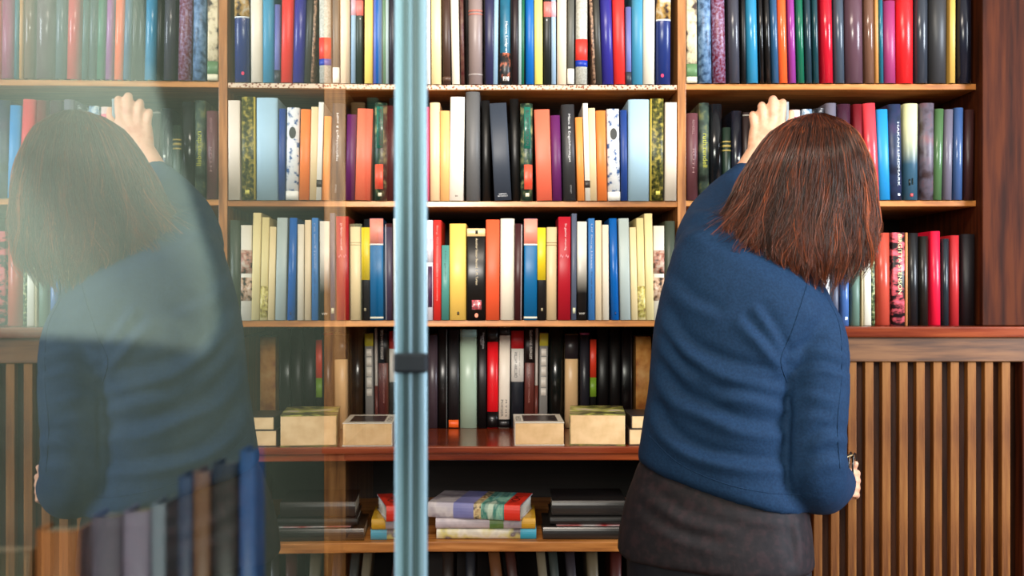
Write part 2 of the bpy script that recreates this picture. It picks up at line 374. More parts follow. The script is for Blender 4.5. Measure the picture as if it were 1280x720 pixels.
# ---- middle bay, third shelf
row([
 (436, 452, 280, 0, (196, 186, 150), 'stone coloured book', 'stone', {}),
 (454, 470, 274, 0, (60, 60, 66), 'iron grey book', 'iron grey', {}),
 (472, 490, 284, 0, (54, 90, 130), 'denim blue book', 'denim blue', {}),
 (492, 508, 276, 0, (220, 210, 190), 'chalk white book', 'chalk white', {}),
 (510, 526, 282, 0, (130, 52, 40), 'rust red book', 'rust red', {}),
 (527, 541, 275.4, 0, (214, 212, 226), 'white and violet picture book', 'white and violet', dict(rnd=.15, m=pat((214, 212, 224), (226, 226, 236), s=20), bands=[(298, 328, pat((180, 170, 180), (224, 220, 226), s=80, st=(1, 1, .3))), (333, 384, (70, 40, 70), .55, .92)])),
 (541.6, 551.4, 275.4, 0, (220, 48, 42), 'slim red book with pale lettering', 'slim red', dict(rnd=.25, texts=[('Berg: Om konsten att leva tillsammans', 282, 376, .5, .3, (236, 120, 110))])),
 (552, 561.6, 307, -.4, (72, 138, 130), 'short sea green book', 'short sea green', dict(rnd=.15, texts=[('Herrg\u00e5rden', 314, 350, .5, .26, (38, 90, 86))])),
 (561.8, 582.6, 280, .2, (240, 198, 96), 'mustard yellow book', 'mustard yellow', dict(rnd=.15, bands=[(390, 394, (70, 56, 30), .45, .58)])),
 (584, 606.2, 285, 0, (16, 15, 15), 'black paperback with cream head band', 'cream-headed black', dict(rnd=.03, rough=.35, bands=[(285.6, 295.4, (238, 204, 146), 0, 1, 'cream band'), (288, 292.4, (24, 20, 16), .46, .6), (375, 387, pat((226, 220, 220), (190, 40, 60), (70, 110, 110), s=120), .27, .8, 'small colour picture'), (391.4, 397, (232, 120, 80), .42, .62, 'orange oval emblem')], texts=[('Another Season Beyond  E. M. Turkan', 298, 356, .52, .16, (214, 196, 160))])),
 (607.4, 624.4, 275, -.2, (238, 92, 52), 'orange-red book', 'orange-red', dict(rnd=.12, rough=.5)),
 (625.6, 643.2, 273.6, -.4, (242, 234, 214), 'broad ivory book', 'broad ivory', dict(rnd=.25)),
 (644, 652.8, 280, -.8, (62, 22, 26), 'deep maroon book', 'deep maroon', dict(rnd=.2, bands=[(281, 401, (170, 160, 160), .82, 1)])),
 (655.4, 671.6, 273.8, -.4, (4, 104, 160), 'blue book with a coral top', 'coral-topped blue', dict(rnd=.08, bands=[(273, 305, (248, 150, 130), 0, 1, 'coral band'), (305, 307, (240, 236, 230)), (396, 398.5, (226, 220, 196))])),
 (672, 682, 284.4, 0, (24, 24, 24), 'yellow and black book', 'yellow and black', dict(rnd=.12, bands=[(284.6, 350, (240, 212, 40), 0, 1, 'yellow band'), (385, 389, (150, 140, 110), .42, .66)])),
 (683.4, 696.2, 284.4, -.4, (226, 198, 154), 'beige book', 'beige', dict(rnd=.25, bands=[(303, 304, (180, 150, 110)), (306, 307, (180, 150, 110))])),
 (698, 713.4, 271.4, -.4, (182, 20, 40), 'crimson book with white title', 'crimson', dict(rnd=.08, texts=[('En glasklar vinterdag', 280, 313, .58, .2, (244, 210, 214)), ('~ ~', 318, 323, .5, .7, (224, 120, 130), False)])),
 (714.6, 721, 267.4, -.6, (88, 96, 116), 'thin slate grey book', 'thin slate grey', dict(rnd=.2, bands=[(385, 392, (200, 200, 170), .3, .8)])),
 (721.6, 733.6, 277.4, -.2, (160, 150, 140), 'book printed white above fading to black', 'white-to-black', dict(m='fade', rnd=.1, texts=[('VVV', 391, 393.6, .5, .6, (236, 230, 220), False)])),
 (735.4, 743.4, 273.4, .2, (60, 122, 188), 'cornflower blue book with lettering', 'cornflower blue', dict(rnd=.15, texts=[('Ulf Borg Havet', 280, 336, .5, .3, (180, 190, 220)), ('En saga om ljus', 340, 374, .5, .24, (28, 56, 104))])),
 (744.2, 752, 276, .2, (240, 216, 178), 'cream slim book', 'cream slim', dict(rnd=.2)),
 (752.8, 760.8, 281.4, .5, (238, 226, 204), 'off-white slim book', 'off-white slim', dict(rnd=.2)),
 (761.4, 771, 273.4, 3, (4, 96, 178), 'electric blue book', 'electric blue', dict(rnd=.3, rough=.3, bands=[(390, 394, (20, 40, 90), .45, .62)])),
 (773.2, 786, 273.4, 2.4, (184, 196, 192), 'pale grey-green book', 'pale grey-green', dict(rnd=.12)),
 (787, 795, 284.6, 2.4, (240, 216, 164), 'vanilla book', 'vanilla', dict(rnd=.15)),
 (795.4, 804.4, 273, 2.6, (232, 212, 150), 'pale yellow book with drawings at its foot', 'pale yellow', dict(rnd=.15, bands=[(358, 397, pat((222, 206, 140), (190, 176, 90), (120, 92, 60), s=110))])),
 (805.4, 815.4, 267.4, 2.2, (238, 218, 158), 'tall cream-yellow book', 'tall cream-yellow', dict(rnd=.15)),
 (817, 830.4, 282.4, 0, (236, 226, 206), 'white book with small pictures', 'pictured white', dict(rnd=.12, bands=[(313, 342, pat((50, 40, 34), (180, 120, 100), (210, 190, 170), s=70)), (347, 376, pat((40, 32, 28), (190, 150, 120), (220, 200, 180), s=80))])),
 (831.6, 844, 276.4, 0, (64, 72, 58), 'dark moss green book', 'moss green', {}),
], Z3, YB, 'third shelf, middle bay', 'books on the third shelf of the middle bay')

# ---- middle bay, bottom row, standing at the back of the projecting ledge
D4 = dict(depth=.15)
row([
 (457, 466, 424, 0, (60, 44, 40), 'dark umber book', 'dark umber', {}),
 (467, 481, 418, 0, (36, 50, 60), 'dark petrol book', 'dark petrol', {}),
 (482, 502, 426, 0, (110, 100, 84), 'drab book', 'drab', {}),
 (504, 528, 420, 0, (24, 24, 28), 'wide black book', 'wide black', {}),
 (534, 547, 419, 0, (62, 50, 56), 'dark plum-grey book', 'plum-grey', dict(rnd=.25, rough=.35)),
 (548, 559, 412, 0, (14, 14, 14), 'black book with a light edge line', 'light-edged black', dict(rnd=.15, rough=.3, bands=[(412, 535, (110, 112, 110), .88, .96)])),
 (560.4, 573.6, 412.6, 0, (20, 20, 22), 'black book with orange foot label', 'orange-footed black', dict(rnd=.12, bands=[(525, 534.4, (250, 100, 30), .05, .95, 'orange label')])),
 (574.8, 596.2, 412, 0, (168, 190, 166), 'wide pale sage book', 'wide sage', dict(rnd=.2, rough=.35, bands=[(412, 421.4, (146, 182, 172))])),
 (598, 607.6, 411, 0, (14, 13, 14), 'black book with small grey title', 'grey-titled black', dict(rnd=.1, texts=[('Nordiska', 416, 436, .66, .24, (200, 196, 196)), ('sagor', 420, 432, .34, .24, (170, 166, 166))])),
 (609.2, 622.8, 410, -.3, (226, 22, 32), 'red book with black ends', 'black-ended red', dict(rnd=.2, rough=.3, bands=[(409, 427.6, BLK, 0, 1, 'black band'), (515, 535, BLK, 0, 1, 'black band')])),
 (624.4, 638, 410, -1.2, (240, 228, 208), 'white spine with black ends', 'black-ended white', dict(rnd=.15, bands=[(409.4, 419.6, BLK), (524.5, 535, BLK), (413.6, 415.6, (210, 210, 210), .5, .66)], texts=[('POESIER', 500, 521, .3, .2, (60, 50, 46)), ('M T H S', 500, 521, .68, .14, (60, 50, 46)), ('KAPITEL', 527.5, 529, .5, .5, (190, 190, 190), False)])),
 (639.4, 654.6, 413.6, -.4, (28, 34, 42), 'red, white and black striped book', 'red-white-black', dict(rnd=.15, rough=.35, bands=[(413.8, 436, (196, 34, 40), 0, 1, 'red band'), (436, 477.4, (232, 228, 218), 0, 1, 'white label')], texts=[('WILLIAM HAKLUND', 440, 472, .36, .24, (50, 46, 46)), ('resan till norr', 440, 470, .68, .12, (160, 156, 150))])),
 (656.2, 668.4, 411.4, -.8, (104, 48, 40), 'brown and black book with vertical lettering', 'brown and black', dict(rnd=.12, bands=[(411.6, 453.8, (22, 14, 14), 0, 1, 'black band')], texts=[('SUZANNE B\u00d8RGES', 413, 449, .62, .26, (226, 216, 206)), ('FJARIL UTAN VINGAR', 455, 504, .44, .18, (190, 130, 116))])),
 (669.4, 673, 411, -1, (190, 180, 170), 'very thin pale book with dark foot', 'thin pale', dict(bands=[(482, 535, (120, 60, 50))])),
 (674.8, 685, 416.8, -1, (152, 152, 148), 'grey book with yellow head', 'yellow-headed grey', dict(rnd=.12, bands=[(417, 432.6, (222, 212, 70), 0, 1, 'yellow band'), (436, 445, WHT, .2, .8), (446.5, 457, WHT, .2, .8), (458.5, 470, WHT, .2, .8), (471.5, 484, WHT, .2, .8), (485.5, 494.6, WHT, .2, .8)])),
 (687, 704, 407, -.6, (22, 26, 24), 'thick glossy black book', 'glossy black', dict(rnd=.3, rough=.2)),
 (706.4, 723, 418.4, -.4, (246, 204, 150), 'peach book with a dark top', 'dark-topped peach', dict(rnd=.25, rough=.35, bands=[(418.6, 449, (44, 38, 42), 0, 1, 'dark band')])),
 (725, 737, 416, .2, (40, 40, 48), 'dark grey-blue book with a magenta top edge', 'magenta-topped', dict(rnd=.35, rough=.35, bands=[(416.2, 418.6, (170, 66, 110), 0, 1, 'magenta edge')])),
 (738, 745.2, 424.4, -.2, (20, 22, 20), 'slim red and lime book', 'red and lime', dict(rnd=.12, bands=[(424.6, 472, (236, 66, 40), 0, 1, 'red band'), (472, 496, (136, 176, 50), 0, 1, 'lime band')])),
 (747, 761, 410, 0, (14, 13, 14), 'black book beside the lime one', 'near black', dict(rnd=.2)),
 (762, 776, 410, 0, (20, 18, 18), 'soft black book', 'soft black', dict(rnd=.25)),
 (777, 790.4, 411, 0, (15, 14, 16), 'black book with a faint grey edge', 'faint-edged black', dict(rnd=.1, rough=.3, bands=[(411, 535, (54, 44, 46), .86, .95)])),
 (795, 814, 421, 0, (206, 136, 66), 'wide worn ochre leather book', 'worn ochre', dict(rnd=.06, rough=.6, m=pat((176, 100, 44), (212, 140, 66), (226, 166, 96), s=26, r=.6, d=5))),
], ZL, 2.79, 'bottom row, middle bay', 'books in the bottom row of the middle bay')

# ---- right bay, first shelf
G = dict(rnd=.42, rough=.22)
row([
 (858.4, 871, TOP, .2, (230, 214, 180), 'cream picture book with a green strip', 'cream picture', dict(rnd=.1, m=pat((70, 56, 54), (226, 208, 170), (236, 220, 186), s=38), bands=[(80, 96, (98, 132, 88), 0, 1, 'green strip'), (96, 103, (232, 222, 190))])),
 (872.4, 888.6, TOP+2, 2, (90, 122, 156), 'mottled dusty blue book', 'mottled blue', dict(rnd=.42, m=pat((54, 78, 108), (96, 128, 164), (126, 154, 186), s=70))),
 (889.4, 906, TOP+3, 2.4, (120, 60, 80), 'maroon speckled book', 'maroon speckled', dict(rnd=.42, m=pat((110, 20, 40), (128, 84, 110), (150, 130, 160), s=150))),
 (910, 924, TOP, 2, (66, 66, 76), 'gunmetal round-backed book', 'gunmetal', G),
 (926, 931.4, TOP+4, 1.5, (14, 14, 14), 'narrow black book', 'narrow black', {}),
 (932, 946, TOP, 3, (50, 136, 176), 'shiny teal blue book', 'shiny teal', G),
 (947, 952.4, TOP, 3.4, (20, 18, 18), 'narrow dark book', 'narrow dark', G),
 (954, 961, TOP, 3.6, (24, 22, 22), 'very dark brown book', 'very dark brown', G),
 (962, 970.4, TOP, 4, (44, 84, 120), 'black-sided steel blue book', 'steel blue', G),
 (971.4, 982, TOP+2, 3.4, (244, 96, 44), 'glossy orange book', 'glossy orange', G),
 (984, 992.4, TOP+2, 3.4, (148, 56, 140), 'glossy purple book', 'glossy purple', G),
 (994.4, 1003, TOP+2, 3.4, (24, 98, 72), 'glossy green book', 'glossy green', G),
 (1005, 1012.6, TOP, 3.2, (36, 56, 66), 'dark petrol blue book', 'petrol blue', G),
 (1014.6, 1021.4, TOP, 3, (24, 62, 70), 'dark teal book', 'dark teal', G),
 (1026, 1040.4, TOP, 2.4, (196, 24, 44), 'shiny cherry red book', 'cherry red', dict(rnd=.42, rough=.18)),
 (1042.4, 1054.8, TOP, 2, (66, 76, 88), 'slate coloured book', 'slate', G),
 (1057.4, 1080, TOP, 1.4, (94, 66, 76), 'broad plum brown book', 'plum brown', G),
 (1081, 1093, TOP, 1.4, (116, 82, 66), 'glossy brown book', 'glossy brown', dict(rnd=.42, rough=.15)),
 (1093.4, 1097.6, TOP, 1.2, (200, 140, 76), 'thin caramel book', 'thin caramel', {}),
 (1098.4, 1103.4, TOP, 1.6, (30, 98, 116), 'thin teal book', 'thin teal', G),
 (1105.6, 1120, 1, .8, (160, 56, 106), 'magenta book', 'magenta', dict(rnd=.35, rough=.4)),
 (1122.4, 1143.6, TOP, 0, (226, 34, 38), 'broad scarlet book', 'broad scarlet', dict(rnd=.42, rough=.28)),
 (1145.4, 1161.6, TOP, -.2, (52, 56, 64), 'dark grey-blue book', 'dark grey-blue', G),
 (1164, 1186.4, TOP, -.8, (54, 54, 56), 'broad graphite book', 'broad graphite', dict(rnd=.42, rough=.45)),
 (1187.6, 1195, TOP, -.6, (214, 168, 82), 'narrow gold book', 'narrow gold', dict(rnd=.2)),
 (1198.6, 1217, TOP, 0, (26, 28, 40), 'midnight blue book', 'midnight blue', G),
], ZR1, YB, 'top shelf, right bay', 'books on the top shelf of the right bay')

# ---- right bay, second shelf
row([
 (859, 873, 141.4, 0, (104, 60, 66), 'dusty maroon book', 'dusty maroon', dict(rnd=.35, texts=[('RENDELL', 150, 168, .55, .2, (160, 120, 120)), ('RUTH', 186, 216, .55, .2, (160, 120, 120))])),
 (874.4, 887, 128.6, 0, (66, 78, 66), 'mottled green book with yellow title', 'yellow-titled green', dict(rnd=.35, rough=.28, m=pat((34, 42, 38), (66, 82, 72), (130, 132, 84), s=30), texts=[('ruth rendell', 167, 209, .56, .46, (196, 196, 70))])),
 (888, 903, 130, 0, (20, 22, 26), 'glossy black book', 'glossy black', dict(rnd=.3, rough=.15)),
 (904, 914, 159.4, 0, (38, 56, 46), 'short green book with gold bands', 'gold-banded green', dict(rnd=.4, bands=[(176, 178, (190, 170, 96), 0, 1, 'gold band'), (181, 184, (190, 170, 96), 0, 1, 'gold band'), (187, 189, (190, 170, 96), 0, 1, 'gold band')])),
 (915, 927.6, 138.6, 0, (30, 32, 44), 'blue-black book with a pale dot', 'blue-black', dict(rnd=.35, rough=.25, bands=[(196, 199.5, (220, 220, 210), .55, .78)])),
 (929, 939.4, 140.4, 0, (48, 34, 34), 'dark cocoa book with a silver line', 'dark cocoa', dict(rnd=.3, bands=[(143, 145, (160, 156, 150))])),
 (941, 951, 150, 0, (30, 28, 30), 'sooty book behind the hand', 'sooty', {}),
 (952, 963, 152, 0, (60, 50, 46), 'umber book behind the fingers', 'umber', {}),
 (964, 975, 150, 0, (40, 44, 52), 'iron blue book behind the fingers', 'iron blue', {}),
 (981, 986.4, 127.4, 0, (150, 160, 164), 'thin pale grey book gripped by the hand', 'thin pale grey', dict(ysh=-.035)),
 (987.4, 1001, 137.4, 0, (226, 196, 190), 'pale pink book just above the hair', 'pale pink', dict(rnd=.3, bands=[(146, 152, (232, 110, 130))])),
 (1003.6, 1016, 136.4, 0, (120, 140, 160), 'blue and white patterned book', 'blue-white', dict(rnd=.3, m=pat((30, 50, 80), (140, 170, 196), (230, 234, 236), s=70))),
 (1018, 1031, 135.4, 0, (60, 62, 66), 'black and white patterned book', 'black-white', dict(rnd=.3, m=pat((24, 24, 28), (60, 60, 66), (220, 220, 220), s=60))),
 (1033, 1046.4, 128.8, 0, (110, 106, 120), 'lilac grey book', 'lilac grey', dict(rnd=.42, rough=.25)),
 (1048, 1064.6, 130, 0, (64, 34, 50), 'aubergine book', 'aubergine', dict(rnd=.42, rough=.2)),
 (1067, 1078, 130.4, 2, (110, 14, 26), 'dark ruby book', 'dark ruby', dict(rnd=.3)),
 (1079.6, 1095, 129.4, 6, (226, 66, 76), 'watermelon red book leaning', 'watermelon red', dict(rnd=.3, rough=.25)),
 (1096.4, 1110, 137, 3.4, (34, 142, 204), 'azure book', 'azure', dict(rnd=.2)),
 (1110.6, 1127.4, 130.6, 1.4, (32, 40, 62), 'navy book with white script', 'white-scripted navy', dict(rnd=.3, rough=.25, m=pat((26, 30, 50), (36, 50, 80), (60, 50, 84), s=22), bands=[(242, 245, (230, 236, 240), .62, .8)], texts=[('HAKAN LINDMARK', 153, 233, .7, .16, (220, 230, 240))])),
 (1131, 1148.6, 129.6, -.2, (150, 176, 150), 'misty yellow and teal book', 'misty teal', dict(rnd=.3, rough=.3, m='mist', bands=[(224, 232, (20, 30, 30), .3, .42), (223, 231, (20, 30, 30), .5, .6), (242, 246, (190, 70, 70), .4, .6)])),
 (1152, 1169.4, 129, -.4, (92, 82, 92), 'smoky mauve marbled book', 'smoky mauve', dict(rnd=.35, m=pat((60, 44, 46), (96, 88, 100), (118, 84, 90), s=26))),
 (1170, 1181, 136.4, -3, (74, 106, 66), 'leaf green book', 'leaf green', dict(rnd=.35, rough=.25)),
 (1181.8, 1192.6, 137, -2, (104, 98, 112), 'mauve grey book', 'mauve grey', dict(rnd=.35, rough=.3)),
 (1194, 1205.4, 135, -1.4, (58, 84, 128), 'medium blue book', 'medium blue', dict(rnd=.35, rough=.25)),
 (1207.6, 1219, 137.4, -1.4, (56, 28, 28), 'dark mahogany book', 'dark mahogany', dict(rnd=.35)),
], ZR2, YB, 'second shelf, right bay', 'books on the second shelf of the right bay')

# ---- right bay, third shelf
row([
 (985, 999, 300, 0, (190, 186, 176), 'chalk grey book', 'chalk grey', {}),
 (1001, 1013, 296, 0, (232, 228, 218), 'bright white book', 'bright white', {}),
 (1015, 1026, 304, 0, (200, 190, 160), 'oatmeal book', 'oatmeal', {}),
 (1027, 1038, 318, 0, (210, 206, 200), 'paper white book', 'paper white', {}),
 (1039, 1049, 344, 0, (88, 92, 110), 'short grey-blue book', 'grey-blue', dict(rnd=.3)),
 (1050.4, 1062, 334, 0, (72, 110, 170), 'periwinkle blue book', 'periwinkle', dict(rnd=.3, rough=.25, bands=[(396, 400, (200, 210, 230), .5, .8)])),
 (1064, 1076, 334, 0, (104, 132, 116), 'sage green book', 'sage green', dict(rnd=.35)),
 (1076.6, 1079.6, 320, 0, (200, 182, 140), 'thin tan book', 'thin tan', {}),
 (1080, 1088.6, 308, .6, (244, 240, 220), 'brilliant white book', 'brilliant white', dict(rnd=.1)),
 (1089, 1093.6, 304, .5, (50, 60, 48), 'thin green speckled book', 'green speckled', dict(m=pat((20, 30, 24), (90, 110, 70), (200, 200, 150), s=120))),
 (1096, 1113.6, 291.4, .8, (190, 74, 56), 'terracotta book', 'terracotta', dict(rnd=.4, rough=.25)),
 (1115.6, 1131.4, 291, .2, (190, 70, 90), 'black and pink patterned book', 'pink patterned', dict(rnd=.12, m=pat((24, 18, 22), (40, 26, 30), (214, 90, 100), (210, 110, 130), s=34, st=(1, 1, 2)), texts=[('BIRGITTA STENSON', 293, 368, .58, .3, (232, 226, 170))])),
 (1131.8, 1134.8, 291, 0, (204, 136, 84), 'thin orange-tan book', 'orange-tan', {}),
 (1136, 1149, 291.4, 0, (26, 26, 28), 'matt black book', 'matt black', dict(rnd=.42, rough=.3)),
 (1150, 1161.6, 295.4, 0, (26, 24, 20), 'brownish black book', 'brownish black', dict(rnd=.42, rough=.3)),
 (1164, 1176.2, 289.4, .8, (232, 26, 60), 'hot pink-red book', 'hot pink-red', dict(rnd=.35, rough=.3)),
 (1178, 1187.2, 298.6, 0, (28, 38, 44), 'small teal-black book', 'teal-black', dict(rnd=.42, rough=.25)),
 (1188.6, 1200, 294.4, 0, (176, 40, 44), 'brick coloured red book', 'brick', dict(rnd=.35, rough=.35)),
 (1203.4, 1220, 292.8, 0, (24, 20, 24), 'thick black book at the panel', 'thick black', dict(rnd=.3, rough=.5)),
], ZR3, YB, 'third shelf, right bay', 'books on the third shelf of the right bay')

# ------------------------------------------------------------------ books lying on the ledge and on the low shelf
def yaw_box(bm, x0, x1, y0, y1, z0, z1): add_box(bm, x0, x1, y0, y1, z0, z1)
def lying_paperback(px0, px1, pyb, h, d, yaw, covm, label, Yf=2.485, spine='left', tilt=0, group=None, z=None):
    """paperback lying flat, its tail towards the camera: spine board, two covers, page block"""
    wv = (px1-px0)*Yf/F; bm = bmesh.new(); t = .0012
    add_box(bm, -wv/2, wv/2, 0, d, h-t, h); add_box(bm, -wv/2, wv/2, 0, d, 0, t)
    sx = -wv/2 if spine == 'left' else wv/2-t
    add_box(bm, sx, sx+t, 0, d, t, h-t)
    o = from_bm('paperback', bm, covm)
    o.location = (XP((px0+px1)/2, Yf), Yf, ZL+.0005 if z is None else z); o.rotation_euler = (0, 0, yaw)
    bm = bmesh.new(); add_box(bm, -wv/2+t*1.1, wv/2-t*1.1, .001, d-.001, t*1.1, h-t*1.1, .002)
    from_bm('page_block', bm, PAGES, o)
    tag(o, label, 'book', group)
    return o
GL = 'books lying on the projecting ledge'
pb = lying_paperback(643.5, 705.5, 558, .050, .17, .02, mat((232, 224, 206), .4), 'squat paperback with white cover and dark rectangle lying on ledge', group=GL)
bm = bmesh.new(); add_box(bm, -.035, .042, .03, .14, .0502, .0508)
q = from_bm('cover_picture', bm, mat((46, 36, 34), .3, 'noise', [(58, 44, 40), (40, 32, 32)], 20), pb); q['label'] = 'dark printed rectangle'
text_mesh('OGAN', .012, mat((90, 80, 70)), pb, (-.046, .03, .0512), flat=True, length=.09, rot=Matrix(((0, -1, 0), (1, 0, 0), (0, 0, 1))))
fat = lying_paperback(712, 782, 558, .068, .19, -.06, mat((150, 140, 90), .4, 'noise', [(60, 50, 40), (120, 120, 60), (196, 190, 90), (210, 190, 160)], 16),
    'fat paperback with green landscape cover lying on ledge', group=GL)
cr = lying_paperback(786, 832, 558, .036, .15, 0, mat((60, 44, 36), .4, 'noise', [(90, 66, 50)], 20), 'lower cream-paged paperback at the sweater edge', group=GL)
cr2 = lying_paperback(789, 835, 558, .030, .13, .03, mat((40, 34, 34), .4), 'upper dark-covered paperback at the sweater edge', group=GL, z=ZL+.0365)

def lying_hardcover(c, L, D, h, yaw, covm, label, bands=(), group=None, txt=None):
    """hardcover lying flat with its spine towards the camera"""
    bm = bmesh.new(); t = .0025
    # cross-section in y,z : rounded spine at y=0
    n = 8; outer = [(D, 0)]+[(.006*(1-math.sin(PI*i/n)), h/2-h/2*math.cos(PI*i/n)) for i in range(n+1)]+[(D, h)]
    inner = [(D, t)]+[(t+.006*(1-math.sin(PI*i/n)), h/2-(h/2-t)*math.cos(PI*i/n)) for i in range(n+1)]+[(D, h-t)]
    N = len(outer); vs = []
    for x in (-L/2, L/2): vs += [bm.verts.new((x, y, z)) for y, z in outer]+[bm.verts.new((x, y, z)) for y, z in inner]
    for k in range(N-1):
        bm.faces.new((vs[k], vs[k+1], vs[2*N+k+1], vs[2*N+k])); bm.faces.new((vs[N+k+1], vs[N+k], vs[3*N+k], vs[3*N+k+1]))
        bm.faces.new((vs[k+1], vs[k], vs[N+k], vs[N+k+1])); bm.faces.new((vs[2*N+k], vs[2*N+k+1], vs[3*N+k+1], vs[3*N+k]))
    bm.faces.new((vs[0], vs[2*N], vs[3*N], vs[N])); bm.faces.new((vs[N-1], vs[2*N-1], vs[4*N-1], vs[3*N-1]))
    o = from_bm('hardcover_book', bm, covm); o.location = c; o.rotation_euler = (0, 0, yaw)
    bm = bmesh.new(); add_box(bm, -L/2+.003, L/2-.003, .009, D-.004, t*1.05, h-t*1.05)
    from_bm('page_block', bm, mat((232, 228, 214), .8), o)
    for x0, x1, bc, lab in bands:
        def prof(g): return [(.006*(1-math.sin(PI*i/n))-g*math.sin(PI*i/n), h/2-(h/2+g)*math.cos(PI*i/n)) for i in range(n+1)]+[(D, h+g)]
        pts = prof(.0007)+prof(.0001)[::-1]; bm = bmesh.new()
        loft_bm([[(-L/2+x0*L, y, z) for y, z in pts], [(-L/2+x1*L, y, z) for y, z in pts]], bm, False)
        q = from_bm('cover_band', bm, bc, o); q['label'] = lab
    if txt: text_mesh(txt, .02, mat((30, 14, 12)), o, (L/2-.022, .03, h+.0012), flat=True, length=.07, rot=Matrix(((0, -1, 0), (1, 0, 0), (0, 0, 1))))
    tag(o, label, 'book', group); return o
GS = 'colourful hardcovers stacked on the low shelf'
X_ = lambda px: XP(px, 2.49)
z0 = ZLOW+.0005
art = lambda *c: mat(c[0], .3, 'noise', c[1:], 14, .3)
lying_hardcover((X_(608), 2.49, z0), .222, .15, .023, .0, art((196, 190, 176), (220, 214, 196), (206, 196, 120), (110, 96, 104), (206, 200, 190)),
    'pale hardcover with turquoise end, bottom of the colourful stack', [(.84, 1, mat((50, 156, 184), .35), 'turquoise band')], GS)
lying_hardcover((X_(607), 2.488, z0+.0235), .222, .15, .023, .0, art((178, 168, 176), (196, 184, 190), (170, 160, 170), (206, 196, 186)),
    'pale hardcover with green and ochre bands, middle of the colourful stack', [(.54, .68, mat((86, 130, 66), .35, 'noise', [(120, 150, 80)], 30), 'green band'), (.86, 1, mat((206, 156, 40), .35), 'ochre band')], GS)
lying_hardcover((X_(592), 2.478, z0+.047), .210, .15, .034, -.2, art((190, 184, 196), (210, 204, 206), (160, 150, 160), (186, 180, 190)),
    'painted hardcover with red end, topmost of the colourful stack',
    [(.28, .5, mat((120, 124, 180), .35, 'noise', [(140, 140, 190)], 20), 'violet-blue painted area'), (.5, .58, mat((60, 40, 30), .35, 'noise', [(220, 200, 150), (140, 90, 50)], 60), 'painted figures'),
     (.58, .83, mat((60, 150, 160), .35, 'noise', [(150, 196, 170), (40, 120, 110), (190, 210, 190)], 26, 0, 0, (1.6, .4, .4)), 'green painted area'), (.83, 1, mat((226, 52, 34), .35), 'red band')], GS, 'VOM')
GD = 'dark books stacked on the low shelf'
blk = mat((34, 30, 28), .3, coat=.3)
lying_hardcover((X_(735), 2.485, z0), .20, .16, .028, .0, blk, 'grey-black book with red and white cover, bottom of the dark stack',
    [], GD)
bm = bmesh.new(); add_box(bm, -.07, .1, .012, .15, .0288, .0294)
o = bpy.data.objects['hardcover_book.003']
from_bm('cover_picture', bm, mat((190, 40, 40), .4, 'noise', [(226, 220, 214), (70, 66, 66), (232, 228, 224)], 9), o)
lying_hardcover((X_(738), 2.50, z0+.0298), .178, .15, .018, .0, mat((26, 24, 22), .3), 'thin black book with pale top line, middle of the dark stack', [], GD)
lying_hardcover((X_(737), 2.505, z0+.0484), .166, .15, .035, .0, mat((38, 34, 32), .25, coat=.3), 'thick black book, topmost of the dark stack', [], GD)
# tall books leaning in the dark below the low shelf
GB = 'books leaning in the dark bottom compartment'
zb = .42
box('shelf', XA1, XU0-.021, 2.48, 2.995, zb-.022, zb, W_SHELF, case, .002)
for i, (px, tw, ln, c, nm) in enumerate([(560, 14, .0, (40, 34, 30), 'dark brown'), (588, 12, .0, (30, 36, 44), 'dark blue'), (632, 14, -.12, (110, 70, 40), 'tan'), (652, 12, -.12, (60, 30, 24), 'dark red'), (688, 11, -.1, (120, 112, 90), 'pale grey'),
        (703, 11, -.1, (50, 60, 56), 'dark green'), (722, 12, -.08, (44, 40, 46), 'violet-black'), (746, 14, -.05, (96, 84, 62), 'khaki'), (770, 14, 0, (70, 24, 18), 'dark red-brown'), (790, 12, 0, (40, 30, 26), 'black-brown')]):
    wv = tw*2.55/F; hh = .245 if i % 2 else .235
    me = cover_mesh(wv, .16, hh, wv*.2); o = link_mesh('book', me, mat(c, .4)); o.location = (XP(px, 2.55), 2.55, zb+abs(math.sin(ln))*wv/2+.0005); o.rotation_euler = (0, ln, 0)
    bm = bmesh.new(); add_box(bm, -wv/2+.0024, wv/2-.0024, .006, .155, .003, hh-.003); from_bm('page_block', bm, PAGES, o)
    tag(o, '%s book %s in the dark bottom compartment' % (nm, 'leaning' if ln else 'standing'), 'book', GB)

# ------------------------------------------------------------------ glass door seen edge-on
PHI = math.radians(-1.6); GD0 = -.06
def G_(Yv, off=0): return Vector((GD0+math.tan(PHI)*Yv+off, Yv, 0))
door = empty('glass_door', (G_(.97).x, .97, 0)); door.rotation_euler = (0, 0, -PHI)
tag(door, 'frameless glass door with pale metal edge post mirroring the shelves', 'door')
gm = bpy.data.materials.new('coated_glass'); gm.use_nodes = True; nt = gm.node_tree; nt.nodes.clear()
out = nt.nodes.new('ShaderNodeOutputMaterial'); mx = nt.nodes.new('ShaderNodeMixShader'); tr = nt.nodes.new('ShaderNodeBsdfTransparent'); gl = nt.nodes.new('ShaderNodeBsdfGlossy')
fr = nt.nodes.new('ShaderNodeFresnel'); fr.inputs[0].default_value = 2.0
a1 = nt.nodes.new('ShaderNodeMath'); a1.operation = 'MULTIPLY'; a1.inputs[1].default_value = 2
a2 = nt.nodes.new('ShaderNodeMath'); a2.operation = 'ADD'; a2.inputs[1].default_value = 1
a3 = nt.nodes.new('ShaderNodeMath'); a3.operation = 'DIVIDE'
nt.links.new(fr.outputs[0], a1.inputs[0]); nt.links.new(fr.outputs[0], a2.inputs[0]); nt.links.new(a1.outputs[0], a3.inputs[0]); nt.links.new(a2.outputs[0], a3.inputs[1])
